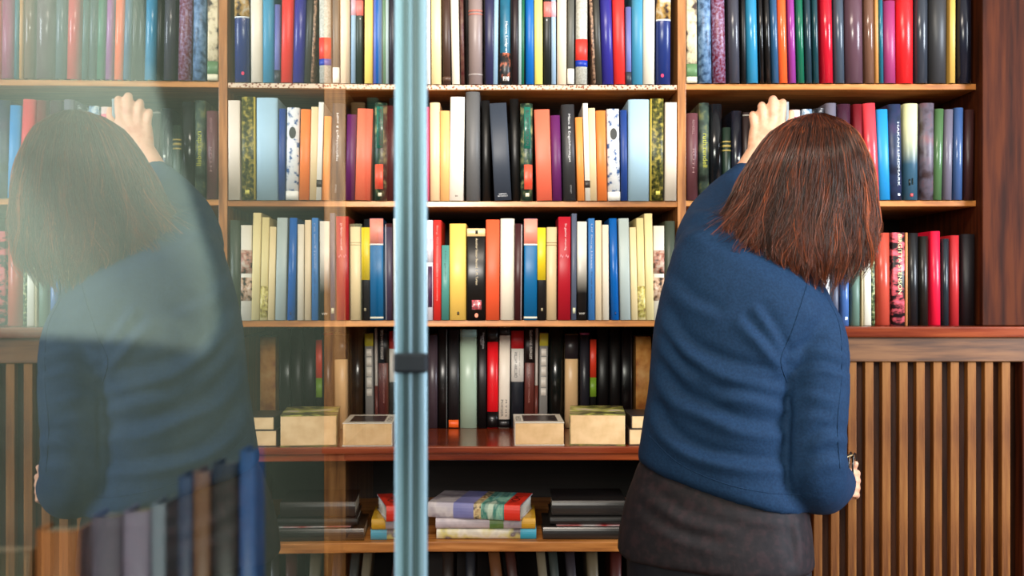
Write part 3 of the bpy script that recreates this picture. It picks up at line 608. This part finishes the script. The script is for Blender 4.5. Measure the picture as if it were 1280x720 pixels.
tr.inputs[0].default_value = (.84, .93, .89, 1); gl.inputs['Color'].default_value = (.97, .99, .98, 1); gl.inputs['Roughness'].default_value = 0
nt.links.new(a3.outputs[0], mx.inputs[0]); nt.links.new(tr.outputs[0], mx.inputs[1]); nt.links.new(gl.outputs[0], mx.inputs[2]); nt.links.new(mx.outputs[0], out.inputs[0])
gb = bpy.data.materials.new('glass_back_face'); gb.use_nodes = True; nt = gb.node_tree; nt.nodes.clear()
out = nt.nodes.new('ShaderNodeOutputMaterial'); tr = nt.nodes.new('ShaderNodeBsdfTransparent'); tr.inputs[0].default_value = (.94, .98, .96, 1); nt.links.new(tr.outputs[0], out.inputs[0])
bm = bmesh.new(); add_box(bm, -.006, 0, -1.5, -.005, .01, 2.2)
bm.normal_update()
me = bpy.data.meshes.new('pane'); 
for f in bm.faces: f.material_index = 0 if f.normal.x > .5 else 1
bm.to_mesh(me); bm.free(); me.materials.append(gm); me.materials.append(gb)
pane = bpy.data.objects.new('glass_pane', me); C.objects.link(pane); pane.parent = door
steel = mat((120, 156, 168), .38, metal=.25); steel_d = mat((92, 124, 134), .45, metal=.2); steel_l = mat((146, 178, 192), .4, metal=.2)
bm = bmesh.new(); add_box(bm, -.0135, .0135, -.008, .012, 0, 2.2, .002); from_bm('edge_post', bm, mat((66, 92, 96), .5, metal=.1), door)
for x, r in ((-.0098, .0042), (.0104, .0034), (-.001, .0026)):
    bm = bmesh.new(); bmesh.ops.create_cone(bm, segments=20, radius1=r, radius2=r, depth=2.2, cap_ends=True)
    bmesh.ops.translate(bm, verts=bm.verts, vec=(x, -.0085, 1.1)); from_bm('edge_bead', bm, steel_l, door, True)
bm = bmesh.new(); zc = H+(360-452.5)*.97/F
add_box(bm, -.0165, .0145, -.016, .0, zc-.0085, zc+.0085, .0025); q = from_bm('clamp', bm, mat((26, 34, 42), .5), door); q['label'] = 'black rubber clamp'

# ------------------------------------------------------------------ things beyond the glass, close to the camera
def drape(name, pts, z0, z1, m, label, cat, amp=.006):
    """hanging cloth: folds along a polyline in plan, thickness from a solidify"""
    nu, nv = 60, 40; vs = []; fs = []
    for j in range(nv+1):
        v = j/nv
        for i in range(nu+1):
            u = i/nu; k = u*(len(pts)-1); a = min(int(k), len(pts)-2); t = k-a
            x = pts[a][0]*(1-t)+pts[a+1][0]*t; y = pts[a][1]*(1-t)+pts[a+1][1]*t
            zt = z1; zb = z0(u) if callable(z0) else z0
            x += amp*math.sin(u*34+.8*math.sin(v*3)); vs.append((x, y+amp*math.cos(u*21), zb+(zt-zb)*v))
    for j in range(nv):
        for i in range(nu):
            a = j*(nu+1)+i; fs.append((a, a+1, a+nu+2, a+nu+1))
    me = bpy.data.meshes.new(name); me.from_pydata(vs, [], fs)
    o = link_mesh(name, me, m, None, True); md = o.modifiers.new('thickness', 'SOLIDIFY'); md.thickness = .003
    tag(o, label, cat); return o
def haze_edge(py): return np.interp(py, [-250, 0, 100, 180, 260, 340, 400, 440], [165, 172, 186, 214, 250, 284, 296, 280])  # right edge of the added cloth, cut to the outline of the haze
def hanging(name, m, label, cat):
    nu, nv = 70, 60; vs = []; fs = []
    for j in range(nv+1):
        v = j/nv
        for i in range(nu+1):
            u = i/nu; pyb = 428+14*math.sin(u*7)+(26 if u < .3 else 0)*(1-u/.3 if u < .3 else 0); py = -250+(pyb+250)*v
            Yc = .62-.20*u; xe = XP(haze_edge(py), .42); x0 = -.60
            x = x0+(xe-x0)*u; vs.append((x+.004*math.sin(u*40+2*v), Yc+.008*math.sin(u*31+1.5*math.sin(v*4)), H+(360-py)*.45/F))
    for j in range(nv):
        for i in range(nu):
            a = j*(nu+1)+i; fs.append((a, a+1, a+nu+2, a+nu+1))
    me = bpy.data.meshes.new(name); me.from_pydata(vs, [], fs)
    o = link_mesh(name, me, m, None, True); md = o.modifiers.new('thickness', 'SOLIDIFY'); md.thickness = .003
    tag(o, label, cat); return o
hanging('haze_cloth', mat((97, 105, 100), .9, 'noise', [(104, 112, 107)], 5), 'pale grey-green cloth added beyond the glass to make the haze at left', 'cloth')  # added sheet that lays a pale haze over the reflection
tb = empty('side_table', (-.33, .8, 0)); tag(tb, 'small dark wooden table beyond the glass carrying slim booklets', 'table')
box('table_top', -.52, -.13, .66, .94, .86, .88, W_PANEL, tb, .003)
for x in (-.50, -.15):
    for y in (.68, .92): box('leg', x-.015, x+.015, y-.015, y+.015, 0, .8595, W_PANEL, tb, .002)
for x0, x1, yt, c, lb in [(-40, 36, 690, (40, 42, 30), 'olive folder'), (40, 96, 664, (110, 60, 22), 'orange-brown folder'), (112, 150, 646, (50, 42, 54), 'grey-violet booklet'), (152, 186, 640, (90, 80, 98), 'pale mauve booklet'),
        (188, 206, 630, (84, 92, 104), 'pale grey-blue booklet'), (222, 240, 596, (20, 32, 58), 'navy booklet'), (241, 262, 590, (84, 50, 24), 'brown booklet'), (264, 296, 580, (14, 12, 10), 'black booklet'), (299, 318, 564, (26, 62, 116), 'bright blue booklet')]:
    w_ = (x1-x0)*.74/F; hh = H+(360-yt)*.74/F-.8805
    me = cover_mesh(w_, .03, hh, w_*.2); o = link_mesh('booklet', me, mat(c, .5, 'noise', [tuple(min(255, q+14) for q in c)], 14)); o.location = (XP((x0+x1)/2, .74), .74, .8803)
    bm = bmesh.new(); add_box(bm, -w_/2+.0024, w_/2-.0024, .004, .028, .003, hh-.003); from_bm('page_block', bm, mat((120, 112, 98), .8), o)
    tag(o, 'out-of-focus %s standing beyond the glass, lower left' % lb, 'booklet', 'booklets beyond the glass')
# ------------------------------------------------------------------ lofts, tubes and remeshed bodies
def catmull(P0, n):
    out = []; m = len(P0)
    for i in range(m-1):
        p = [np.array(P0[max(0, min(m-1, i+k))], float) for k in (-1, 0, 1, 2)]
        for j in range(n):
            t = j/n; out.append(.5*((2*p[1])+(-p[0]+p[2])*t+(2*p[0]-5*p[1]+4*p[2]-p[3])*t*t+(-p[0]+3*p[1]-3*p[2]+p[3])*t**3))
    out.append(np.array(P0[-1], float)); return out
def tube_bm(pts, bm=None, n=20, sub=6, capn=4):
    """pts: (x, y, z, r) ; round tube with hemispherical ends"""
    Q = catmull(pts, sub); pos = [Vector(q[:3]) for q in Q]; rad = [max(1e-4, float(q[3])) for q in Q]
    rings = []; up = None; prev = None
    dirs = [(pos[min(i+1, len(pos)-1)]-pos[max(i-1, 0)]).normalized() for i in range(len(pos))]
    d0 = dirs[0]; u = d0.orthogonal().normalized()
    def ring(c, d, u, r):
        v = d.cross(u); return [tuple(c+u*(r*math.cos(2*PI*k/n))+v*(r*math.sin(2*PI*k/n))) for k in range(n)]
    for k in range(capn, 0, -1):
        a = PI/2*k/(capn+.3); rings.append(ring(pos[0]-dirs[0]*rad[0]*math.sin(a), dirs[0], u, rad[0]*math.cos(a)))
    for c, d, r in zip(pos, dirs, rad):
        u = (u-d*u.dot(d)).normalized(); rings.append(ring(c, d, u, r))
    for k in range(1, capn+1):
        a = PI/2*k/(capn+.3); rings.append(ring(pos[-1]+dirs[-1]*rad[-1]*math.sin(a), dirs[-1], u, rad[-1]*math.cos(a)))
    return loft_bm(rings, bm)
def px4(L): return [tuple(P(x, y, Yv))+(r,) for x, y, Yv, r in L]
def ring_lr(L, R, bF, bB, n=40, e=2.4):
    """horizontal-ish ring between a left and right point; bB bulges to the camera, bF away"""
    L, R = Vector(L), Vector(R); c = (L+R)/2; a = (R-L)/2; back = Vector((a.y, -a.x, 0)).normalized()
    out = []
    for k in range(n):
        t = 2*PI*k/n; co, si = math.cos(t), math.sin(t)
        q = math.copysign(abs(co)**(2/e), co); s = math.copysign(abs(si)**(2/e), si)
        out.append(tuple(c+a*q+back*(s*(bB if s > 0 else bF))))
    return out
def remesh(name, bms, voxel, m, parent=None, smooth_it=6):
    me = bpy.data.meshes.new('tmp'); big = bmesh.new()
    for b in bms:
        bmesh.ops.recalc_face_normals(b, faces=b.faces); t = bpy.data.meshes.new('t'); b.to_mesh(t); b.free(); big.from_mesh(t)
    big.to_mesh(me); big.free()
    o = bpy.data.objects.new('tmp', me); C.objects.link(o)
    md = o.modifiers.new('r', 'REMESH'); md.mode = 'VOXEL'; md.voxel_size = voxel
    if smooth_it:
        sm = o.modifiers.new('s', 'SMOOTH'); sm.iterations = smooth_it; sm.factor = .5
    dg = bpy.context.evaluated_depsgraph_get(); out = bpy.data.meshes.new_from_object(o.evaluated_get(dg))
    bpy.data.objects.remove(o); out.name = name; out.materials.clear()
    return link_mesh(name, out, m, parent, True)
def verts_np(o):
    n = len(o.data.vertices); a = np.empty(n*3); o.data.vertices.foreach_get('co', a)
    b = np.empty(n*3); o.data.vertices.foreach_get('normal', b); return a.reshape(-1, 3), b.reshape(-1, 3)
def fold(o, strokes, back_only=True, jitter=0.0):
    """raise and sink the cloth along polylines measured on the wearer's back"""
    co, no = verts_np(o); px = 640+co[:, 0]/co[:, 1]*F; py = 360-(co[:, 2]-H)/co[:, 1]*F
    vis = np.clip(-no[:, 1]*1.6+.25, 0, 1) if back_only else np.ones(len(co))
    disp = np.zeros(len(co))
    for pts, amp, wd in strokes:
        P2 = np.array([q[:2] for q in catmull([(x, y, 0) for x, y in pts], 8)])
        best = np.full(len(co), 1e9); sgn = np.zeros(len(co)); tt = np.zeros(len(co)); n = len(P2)-1
        for i in range(n):
            a, b = P2[i], P2[i+1]; d = b-a; L2 = d@d+1e-9
            t = np.clip(((px-a[0])*d[0]+(py-a[1])*d[1])/L2, 0, 1)
            ex = px-(a[0]+t*d[0]); ey = py-(a[1]+t*d[1]); r = np.hypot(ex, ey); m_ = r < best
            best[m_] = r[m_]; sgn[m_] = np.sign(ex*d[1]-ey*d[0])[m_]; tt[m_] = ((i+t)/n)[m_]
        env = np.sin(PI*np.clip(tt, 0, 1))**.6; s = sgn*best/wd
        disp += amp*env*(np.exp(-s**2)-.9*np.exp(-(s-1.5)**2))     # ridge with a valley on one side
    co = co+no*(disp*vis)[:, None]
    if jitter:
        for i in range(len(co)):
            q = co[i]; co[i] = q+no[i]*jitter*(noise.noise(Vector(q)*22)+.4*noise.noise(Vector(q)*60))
    o.data.vertices.foreach_set('co', co.ravel()); o.data.update()

# ------------------------------------------------------------------ the woman
who = empty('person', (P(905, 0, 2.14).x, 2.16, 0))
tag(who, 'person in blue sweater seen from behind, reaching up to the books with glasses in hand', 'person')
off = who.location.copy()
def adopt(o): o.parent = who; o.location = -off; return o
YL, YR = 2.22, 2.08
def tor(L, R, bF, bB, e=2.4, yl=YL, yr=YR): return ring_lr(P(L[0]+11, L[1], yl), P(R[0], R[1], yr), bF, bB, 40, e)
SW = [tor((792, 571), (1008, 642), .11, .112), tor((792, 562), (1008, 632), .118, .122), tor((798, 530), (1000, 600), .115, .12), tor((805, 490), (994, 560), .11, .115), tor((810, 450), (992, 515), .11, .115),
      tor((814, 405), (1000, 475), .11, .12), tor((824, 355), (1022, 432), .11, .125), tor((836, 312), (1040, 402), .10, .12), tor((850, 285), (1040, 380), .09, .11),
      tor((872, 268), (1030, 362), .075, .09), tor((905, 262), (1012, 342), .06, .07), tor((935, 268), (990, 318), .05, .05)]
rarm = px4([(1006, 392, 2.12, .055), (1020, 425, 2.09, .058), (1022, 480, 2.07, .058), (1019, 540, 2.06, .058), (1018, 592, 2.07, .0615), (1027, 607, 2.14, .056), (1042, 604, 2.23, .044), (1044, 603, 2.285, .036)])
larm = px4([(915, 335, 2.16, .085), (893, 310, 2.21, .080), (890, 280, 2.28, .060), (903, 252, 2.35, .045), (925, 226, 2.41, .034), (931, 219, 2.418, .031)])
NAVY = mat((17, 42, 70), .8, 'noise', [(22, 50, 80)], 220, 0, 0, (1, 1, 1), .25, .2)
sweater = adopt(remesh('sweater', [loft_bm(SW), tube_bm(rarm), tube_bm(larm)], .006, NAVY, None, 8))
sweater['label'] = 'blue fine-knit sweater'
fold(sweater, [
 ([(822, 385), (850, 432), (905, 470), (985, 492)], .009, 9), ([(826, 345), (860, 380), (900, 400)], .005, 9),
 ([(812, 455), (840, 500), (880, 520), (930, 540), (985, 545)], .010, 10), ([(808, 505), (830, 545), (870, 572), (930, 585), (985, 588)], .010, 9),
 ([(820, 420), (840, 455), (870, 480)], .006, 8), ([(920, 400), (950, 430), (980, 468)], .008, 8), ([(940, 380), (965, 420), (984, 455)], .006, 7),
 ([(870, 440), (920, 462), (980, 474)], .005, 7), ([(890, 500), (930, 500), (985, 515)], .006, 9), ([(850, 300), (880, 290), (905, 285)], .006, 7), ([(862, 268), (885, 268), (908, 280)], .006, 6),
 ([(990, 452), (1020, 436), (1060, 448)], .0035, 6), ([(990, 474), (1025, 462), (1062, 474)], .005, 6), ([(988, 505), (1010, 494), (1050, 503)], .003, 6),
 ([(990, 530), (1010, 521), (1040, 526)], .0025, 6), ([(1010, 562), (1035, 548), (1060, 552)], .0045, 8), ([(1000, 600), (1030, 580), (1062, 582)], .004, 9),
 ([(984, 440), (986, 520), (984, 600), (990, 636)], -.0035, 5),
 ([(1052, 400), (1050, 470), (1048, 540), (1052, 590)], .002, 3)], jitter=.0012)
from mathutils.bvhtree import BVHTree
bpy.context.view_layer.update()
tree = BVHTree.FromPolygons([v.co[:] for v in sweater.data.vertices], [p.vertices[:] for p in sweater.data.polygons])
def seam(path, r=.0011):
    pts = []
    for q in catmull([(x, y, 0) for x, y in path], 8):
        d = (P(q[0], q[1], 1)-Vector((0, 0, H))).normalized(); hit = tree.ray_cast(Vector((0, 0, H)), d)
        if hit[0] and hit[0].y < 2.35: pts.append(tuple(hit[0]+hit[1]*.0002)+(r,))
    if len(pts) > 3:
        so2 = from_bm('seam', tube_bm(pts, n=6, sub=1, capn=2), NAVY, None, True); so2.parent = sweater
seam([(1010, 352), (1000, 385), (988, 420), (976, 450), (984, 478)])
seam([(1036, 376), (1050, 410), (1052, 470), (1047, 530), (1050, 585)], .0009)
seam([(812, 545), (850, 580), (905, 604), (960, 616), (1000, 618)], .0008)
DARKC = mat((24, 20, 25), .7, 'noise', [(30, 24, 28), (42, 29, 33)], 60, 0, 0, (1, 1, 1), .3, .3)
TU = [tor((808, 550), (1000, 622), .095, .10), tor((790, 578), (1010, 645), .104, .112), tor((776, 615), (1015, 668), .115, .12), tor((767, 655), (1016, 685), .12, .128), tor((764, 684), (1019, 716), .122, .132)]
tunic = adopt(remesh('tunic', [loft_bm(TU)], .007, DARKC, None, 4)); tunic['label'] = 'dark brown-black patterned tunic'
fold(tunic, [([(795, 610), (850, 650), (930, 668)], .004, 9), ([(790, 640), (840, 672), (900, 690)], .004, 8), ([(985, 640), (990, 680), (992, 710)], -.004, 6), ([(880, 640), (940, 650), (1000, 655)], .003, 8)], jitter=.001)
def leg(hx, kx, ax, yk=2.16):
    return [(hx, 2.17, .80, .088), (hx*.5+kx*.5, 2.17, .64, .082), (kx, yk, .46, .062), (kx*.4+ax*.6, yk+.02, .26, .054), (ax, yk+.03, .07, .047)]
xc = P(898, 680, 2.15).x
JE = [ring_lr((xc-.160, YL, .70), (xc+.165, YR+.02, .66), .112, .118), ring_lr((xc-.158, YL, .78), (xc+.166, YR+.02, .73), .112, .115), ring_lr((xc-.135, YL, .86), (xc+.15, YR+.02, .82), .09, .09)]
jeans = adopt(remesh('trousers', [loft_bm(JE), tube_bm(leg(xc-.088, xc-.09, xc-.10)), tube_bm(leg(xc+.088, xc+.09, xc+.10))], .009, mat((14, 15, 24), .7, 'noise', [(18, 20, 32)], 40), None, 5))
jeans['label'] = 'dark navy trousers'
for s in (-1, 1):
    sh = adopt(remesh('shoe', [tube_bm([(xc+s*.10, 2.15, .045, .042), (xc+s*.10, 2.22, .038, .044), (xc+s*.105, 2.32, .03, .030)])], .006, mat((24, 20, 18), .4)))
# skin: one continuous body
HC = P(1018, 232, 2.165)
def ell(c, rx, ry, rz, rot=None):
    bm = bmesh.new(); bmesh.ops.create_uvsphere(bm, u_segments=28, v_segments=18, radius=1)
    M = Matrix.Translation(c) @ (rot.to_4x4() if rot else Matrix()) @ Matrix.Diagonal((rx, ry, rz, 1)); bmesh.ops.transform(bm, matrix=M, verts=bm.verts); return bm
body = []
body.append(ell(HC, .074, .095, .112)); body.append(ell(HC+Vector((-.01, .045, -.055)), .052, .055, .062))
body.append(ell(HC+Vector((-.02, .096, -.01)), .011, .018, .024))                                   # nose
for s in (-1, 1):
    body.append(ell(HC+Vector((s*.077, .005, -.015)), .009, .02, .032))                             # ears
    body.append(ell(HC+Vector((s*.03-.02, .088, .022)), .02, .01, .007))                            # brows
body.append(ell(HC+Vector((-.02, .092, -.048)), .022, .012, .006)); body.append(ell(HC+Vector((-.02, .09, -.058)), .018, .012, .006))
body.append(tube_bm([tuple(HC+Vector((-.005, .0, -.06)))+(.055,), tuple(HC+Vector((-.03, .0, -.14)))+(.058,), tuple(HC+Vector((-.06, .01, -.2)))+(.07,)]))
body.append(loft_bm([tor((812, 560), (998, 630), .09, .10), tor((820, 490), (985, 555), .09, .10), tor((826, 405), (990, 470), .09, .10), tor((845, 325), (1020, 405), .08, .09), tor((880, 280), (1010, 360), .05, .06), tor((925, 270), (990, 320), .04, .04)]))
body.append(loft_bm([ring_lr((xc-.125, YL, .70), (xc+.13, YR+.02, .66), .09, .09), ring_lr((xc-.12, YL, .80), (xc+.13, YR+.02, .76), .08, .08), ring_lr((xc-.10, YL, .95), (xc+.12, YR+.02, .9), .07, .07)]))
for s in (-1, 1): body.append(tube_bm([(a, b, c, r-.012) for a, b, c, r in leg(xc+s*.088, xc+s*.09, xc+s*.10)]))
body.append(tube_bm(px4([(905, 320, 2.18, .05), (892, 282, 2.28, .042), (905, 252, 2.35, .034), (930, 218, 2.415, .026), (944, 193, 2.432, .022)])))
body.append(tube_bm(px4([(1008, 400, 2.12, .045), (1021, 480, 2.07, .045), (1021, 590, 2.08, .042), (1034, 606, 2.15, .038), (1045, 604, 2.24, .030), (1051, 603, 2.30, .024)])))
def finger(L): body.append(tube_bm(px4(L), n=12, sub=4))
# left hand on the book tops
for mx_, my_ in ((975, 156), (965, 153), (954, 156), (944, 164)):
    finger([(943, 194, 2.433, .016), ((943+mx_)/2, (194+my_)/2, 2.444, .0155), (mx_, my_, 2.450, .0135)])
finger([(975, 156, 2.450, .0105), (977, 140, 2.452, .0098), (978, 130, 2.461, .0095), (978.6, 128.5, 2.483, .0082), (979, 133, 2.502, .007)])
finger([(965, 153, 2.450, .0110), (966, 137, 2.450, .0102), (966, 126, 2.460, .0100), (966.6, 124.5, 2.485, .0086), (967, 130, 2.508, .0072)])
finger([(954, 156, 2.450, .0105), (953, 143, 2.450, .0098), (952, 133.5, 2.458, .0095), (953, 132, 2.482, .0082), (954, 138, 2.502, .007)])
finger([(944, 164, 2.450, .0095), (942, 152, 2.449, .0088), (940.6, 144.5, 2.456, .0085), (942, 143, 2.477, .0072), (943, 148, 2.494, .0062)])
finger([(958, 184, 2.440, .013), (972, 172, 2.452, .0115), (984, 160, 2.462, .0105), (988, 149, 2.470, .009), (988.6, 141, 2.474, .0075)])
# right hand round the spectacles
finger([(1050, 606, 2.31, .020), (1055, 610, 2.35, .024), (1058, 613, 2.375, .018)])
for k, (dy, dr) in enumerate(((-9, 0), (0, .0004), (9, 0), (18, -.0012))):
    finger([(1057, 604+dy*.8, 2.34, .011), (1067, 602+dy, 2.352, .0095+dr), (1070.5, 601+dy, 2.336, .0088+dr), (1069, 600+dy, 2.316, .008+dr), (1063, 600+dy, 2.306, .0072+dr)])
finger([(1053, 600, 2.32, .012), (1061, 590, 2.318, .010), (1066, 584, 2.312, .0085), (1069, 580, 2.306, .0075)])
SKIN = mat((222, 166, 134), .5, 'noise', [(228, 174, 142), (216, 152, 120)], 30, 0, 0, (1, 1, 1), .1, .4)
SKIN.node_tree.nodes['Principled BSDF'].inputs['Subsurface Weight'].default_value = .12
SKIN.node_tree.nodes['Principled BSDF'].inputs['Subsurface Radius'].default_value = (.01, .004, .002)
skin = adopt(remesh('body', body, .0032, SKIN, None, 3))
for s in (-1, 1):
    e = adopt(from_bm('eye', ell(HC+Vector((s*.03-.02, .092, .006)), .011, .008, .007), mat((230, 226, 220), .2), None, True))

# hair: a cap with thousands of strands over it, one mesh each
LT = [(142, 1010, 1030), (150, 985, 1052), (165, 963, 1068), (180, 951, 1076), (200, 938, 1083), (220, 927, 1087), (240, 919, 1090), (260, 911, 1093), (280, 900, 1095), (300, 897, 1094), (320, 903, 1090), (340, 925, 1084), (362, 940, 1070)]
HY = 2.165; ys = [a[0] for a in LT]
def hair_r(az, py):
    l = np.interp(py, ys, [a[1] for a in LT]); r = np.interp(py, ys, [a[2] for a in LT]); ax = np.interp(py, [142, 180, 360], [1020, 1020, 1008])
    k = HY/F; rl, rr = (ax-l)*k, (r-ax)*k; rb = np.interp(py, [142, 165, 200, 260, 320, 360], [.02, .082, .112, .125, .128, .12]); rf = np.interp(py, [142, 165, 200, 260, 360], [.02, .08, .10, .10, .09])
    c, s = math.cos(az), math.sin(az)
    rx = rr if c > 0 else rl; ry = rf if s > 0 else rb
    return XP(ax, HY)+rx*c, HY+ry*s
def hair_end(az):
    c, s = math.cos(az), math.sin(az)
    e = np.interp(c, [-1, -.8, -.5, -.15, .25, .6, .85, 1], [318, 332, 344, 352, 357, 347, 332, 312])
    if s > .35: e = min(e, 330) if abs(c) > .75 else 205       # short over the face
    return e
R2 = random.Random(3); NP = np.random.RandomState(4)
rings = []
for py in (150, 158, 168, 182, 200, 220, 240, 260, 280, 298):
    ring = []
    for k in range(40):
        az = 2*PI*k/40; x, y = hair_r(az, py)
        cx, cy = XP(1015, HY), HY
        q = .90; yy = cy+(y-cy)*q
        if math.sin(az) > 0 and py > 205: yy = cy+(yy-cy)*.2
        ring.append((cx+(x-cx)*q, yy, H+(360-py)*HY/F))
    rings.append(ring)
hv = []; hf = []; hc = []
clumps = []
for i in range(420):
    az = -PI/2+R2.uniform(-1, 1)**1*PI*.98 if R2.random() < .35 else -PI/2+R2.uniform(-1, 1)*PI*.62
    clumps.append((az, R2.uniform(0, 1), R2.uniform(.90, 1.0), R2.uniform(-24, 8), R2.uniform(0, 99), R2.random()))
NS = 7600; NT = 15
crown = (1024, 146)
for i in range(NS):
    ca, cu, cr_, ce, cs, cc = clumps[R2.randrange(len(clumps))]
    az0 = ca+R2.gauss(0, .13); rho = cr_-abs(R2.gauss(0, .03))+.02
    yroot = 144+R2.random()**1.3*46 if R2.random() < .75 else 143+R2.random()*8
    yend = hair_end(ca)+ce+R2.gauss(0, 5)+(-26 if R2.random() < .12 else 0)
    yend = max(yend, yroot+25)
    stray = R2.random() < .03; sa = R2.uniform(-1, 1)
    flick = max(0, min(1, -math.cos(ca)*1.6-.1))*((cs*7.3) % 1)**1.5*2.2*R2.uniform(.8, 1.1) if math.sin(ca) < .35 else 0
    line = []
    for t in range(NT):
        s = t/(NT-1); py = yroot+(yend-yroot)*s
        az = az0*(1-.86*s)+ca*.86*s
        twist = (.22*noise.noise(Vector((cs, s*2.2, 0))))*s
        x, y = hair_r(az+twist, py); cx = XP(1015, HY)
        q = rho-.10*s*s*(1-cc)
        x = cx+(x-cx)*q; y = HY+(y-HY)*q; z = H+(360-py)*HY/F
        wv = .021*s**1.3; n3 = noise.noise_vector(Vector((cs*3.1, s*3.0, cc*5)))
        x += n3.x*wv*1.5; y += n3.y*wv
        fl = max(0, (s-.72)/.28); x -= flick*.026*fl**1.5; z += flick*.008*fl**2
        if stray: x += sa*.012*s*s; y += -.006*s
        line.append((x, y, z))
    r0 = R2.uniform(.00055, .00095); base = len(hv); c = R2.random()*.45+cc*.5+(.1 if R2.random() < .15 else 0)
    for t, p in enumerate(line):
        r = r0*(1-.65*(t/(NT-1))**2)
        for k in range(3):
            a = 2*PI*k/3; hv.append((p[0]+r*math.cos(a), p[1]+r*math.sin(a), p[2])); hc.append(c)
    for t in range(NT-1):
        for k in range(3):
            a = base+t*3+k; b = base+t*3+(k+1) % 3; hf.append((a, b, b+3, a+3))
HM = bpy.data.materials.new('auburn_hair'); HM.use_nodes = True; nt = HM.node_tree; b = nt.nodes['Principled BSDF']
at = nt.nodes.new('ShaderNodeAttribute'); at.attribute_name = 'tone'; rp = nt.nodes.new('ShaderNodeValToRGB'); e = rp.color_ramp.elements
e[0].color = lin((24, 12, 9)); e[1].color = lin((200, 98, 48)); x = e.new(.42); x.color = lin((54, 26, 15)); x = e.new(.75); x.color = lin((104, 50, 26))
nt.links.new(at.outputs['Fac'], rp.inputs[0]); nt.links.new(rp.outputs[0], b.inputs['Base Color']); b.inputs['Roughness'].default_value = .3; b.inputs['Specular IOR Level'].default_value = .42
me = bpy.data.meshes.new('hair'); me.from_pydata(hv, [], hf); me.update()
att = me.attributes.new('tone', 'FLOAT', 'POINT'); att.data.foreach_set('value', hc)
hair = adopt(link_mesh('hair', me, HM, None, True)); hair['label'] = 'shoulder-length auburn brown hair'
cap = from_bm('hair_underlayer', loft_bm(rings), mat((40, 20, 15), .6), hair, True)

# spectacles in the right hand
spec = empty('spectacles', tuple(P(1066, 586, 2.30)))
tag(spec, 'folded dark spectacles held in the right hand beside the slats', 'spectacles')
FR = mat((22, 18, 16), .25, coat=.4)
so = spec.location
def loop(cx, cz, rx, rz, yo):
    return [(cx+rx*math.cos(a)*.55, yo+rx*math.cos(a)*.9, cz+rz*math.sin(a), .0017) for a in [2*PI*k/14 for k in range(15)]]
for k in (0, 1):
    q = from_bm('lens_rim', tube_bm([(a, b_, c_, r) for a, b_, c_, r in loop(.004-.004*k, .001, .015, .031, .0+.014*k)], n=8, sub=3), FR, spec, True)
q = from_bm('bridge', tube_bm([(.004, .0, .020, .0015), (.003, .007, .024, .0015), (.0, .014, .020, .0015)], n=8), FR, spec, True)
for k in (0, 1):
    q = from_bm('temple', tube_bm([(.000, .002+.01*k, .028, .0016), (-.012, .004+.01*k, .022, .0018), (-.026, .006+.01*k, .006, .0016), (-.030, .008+.01*k, -.02, .0016)], n=8), mat((200, 180, 140), .25, metal=.5) if k == 0 else FR, spec, True)
# pen / dark strip held behind the knuckles
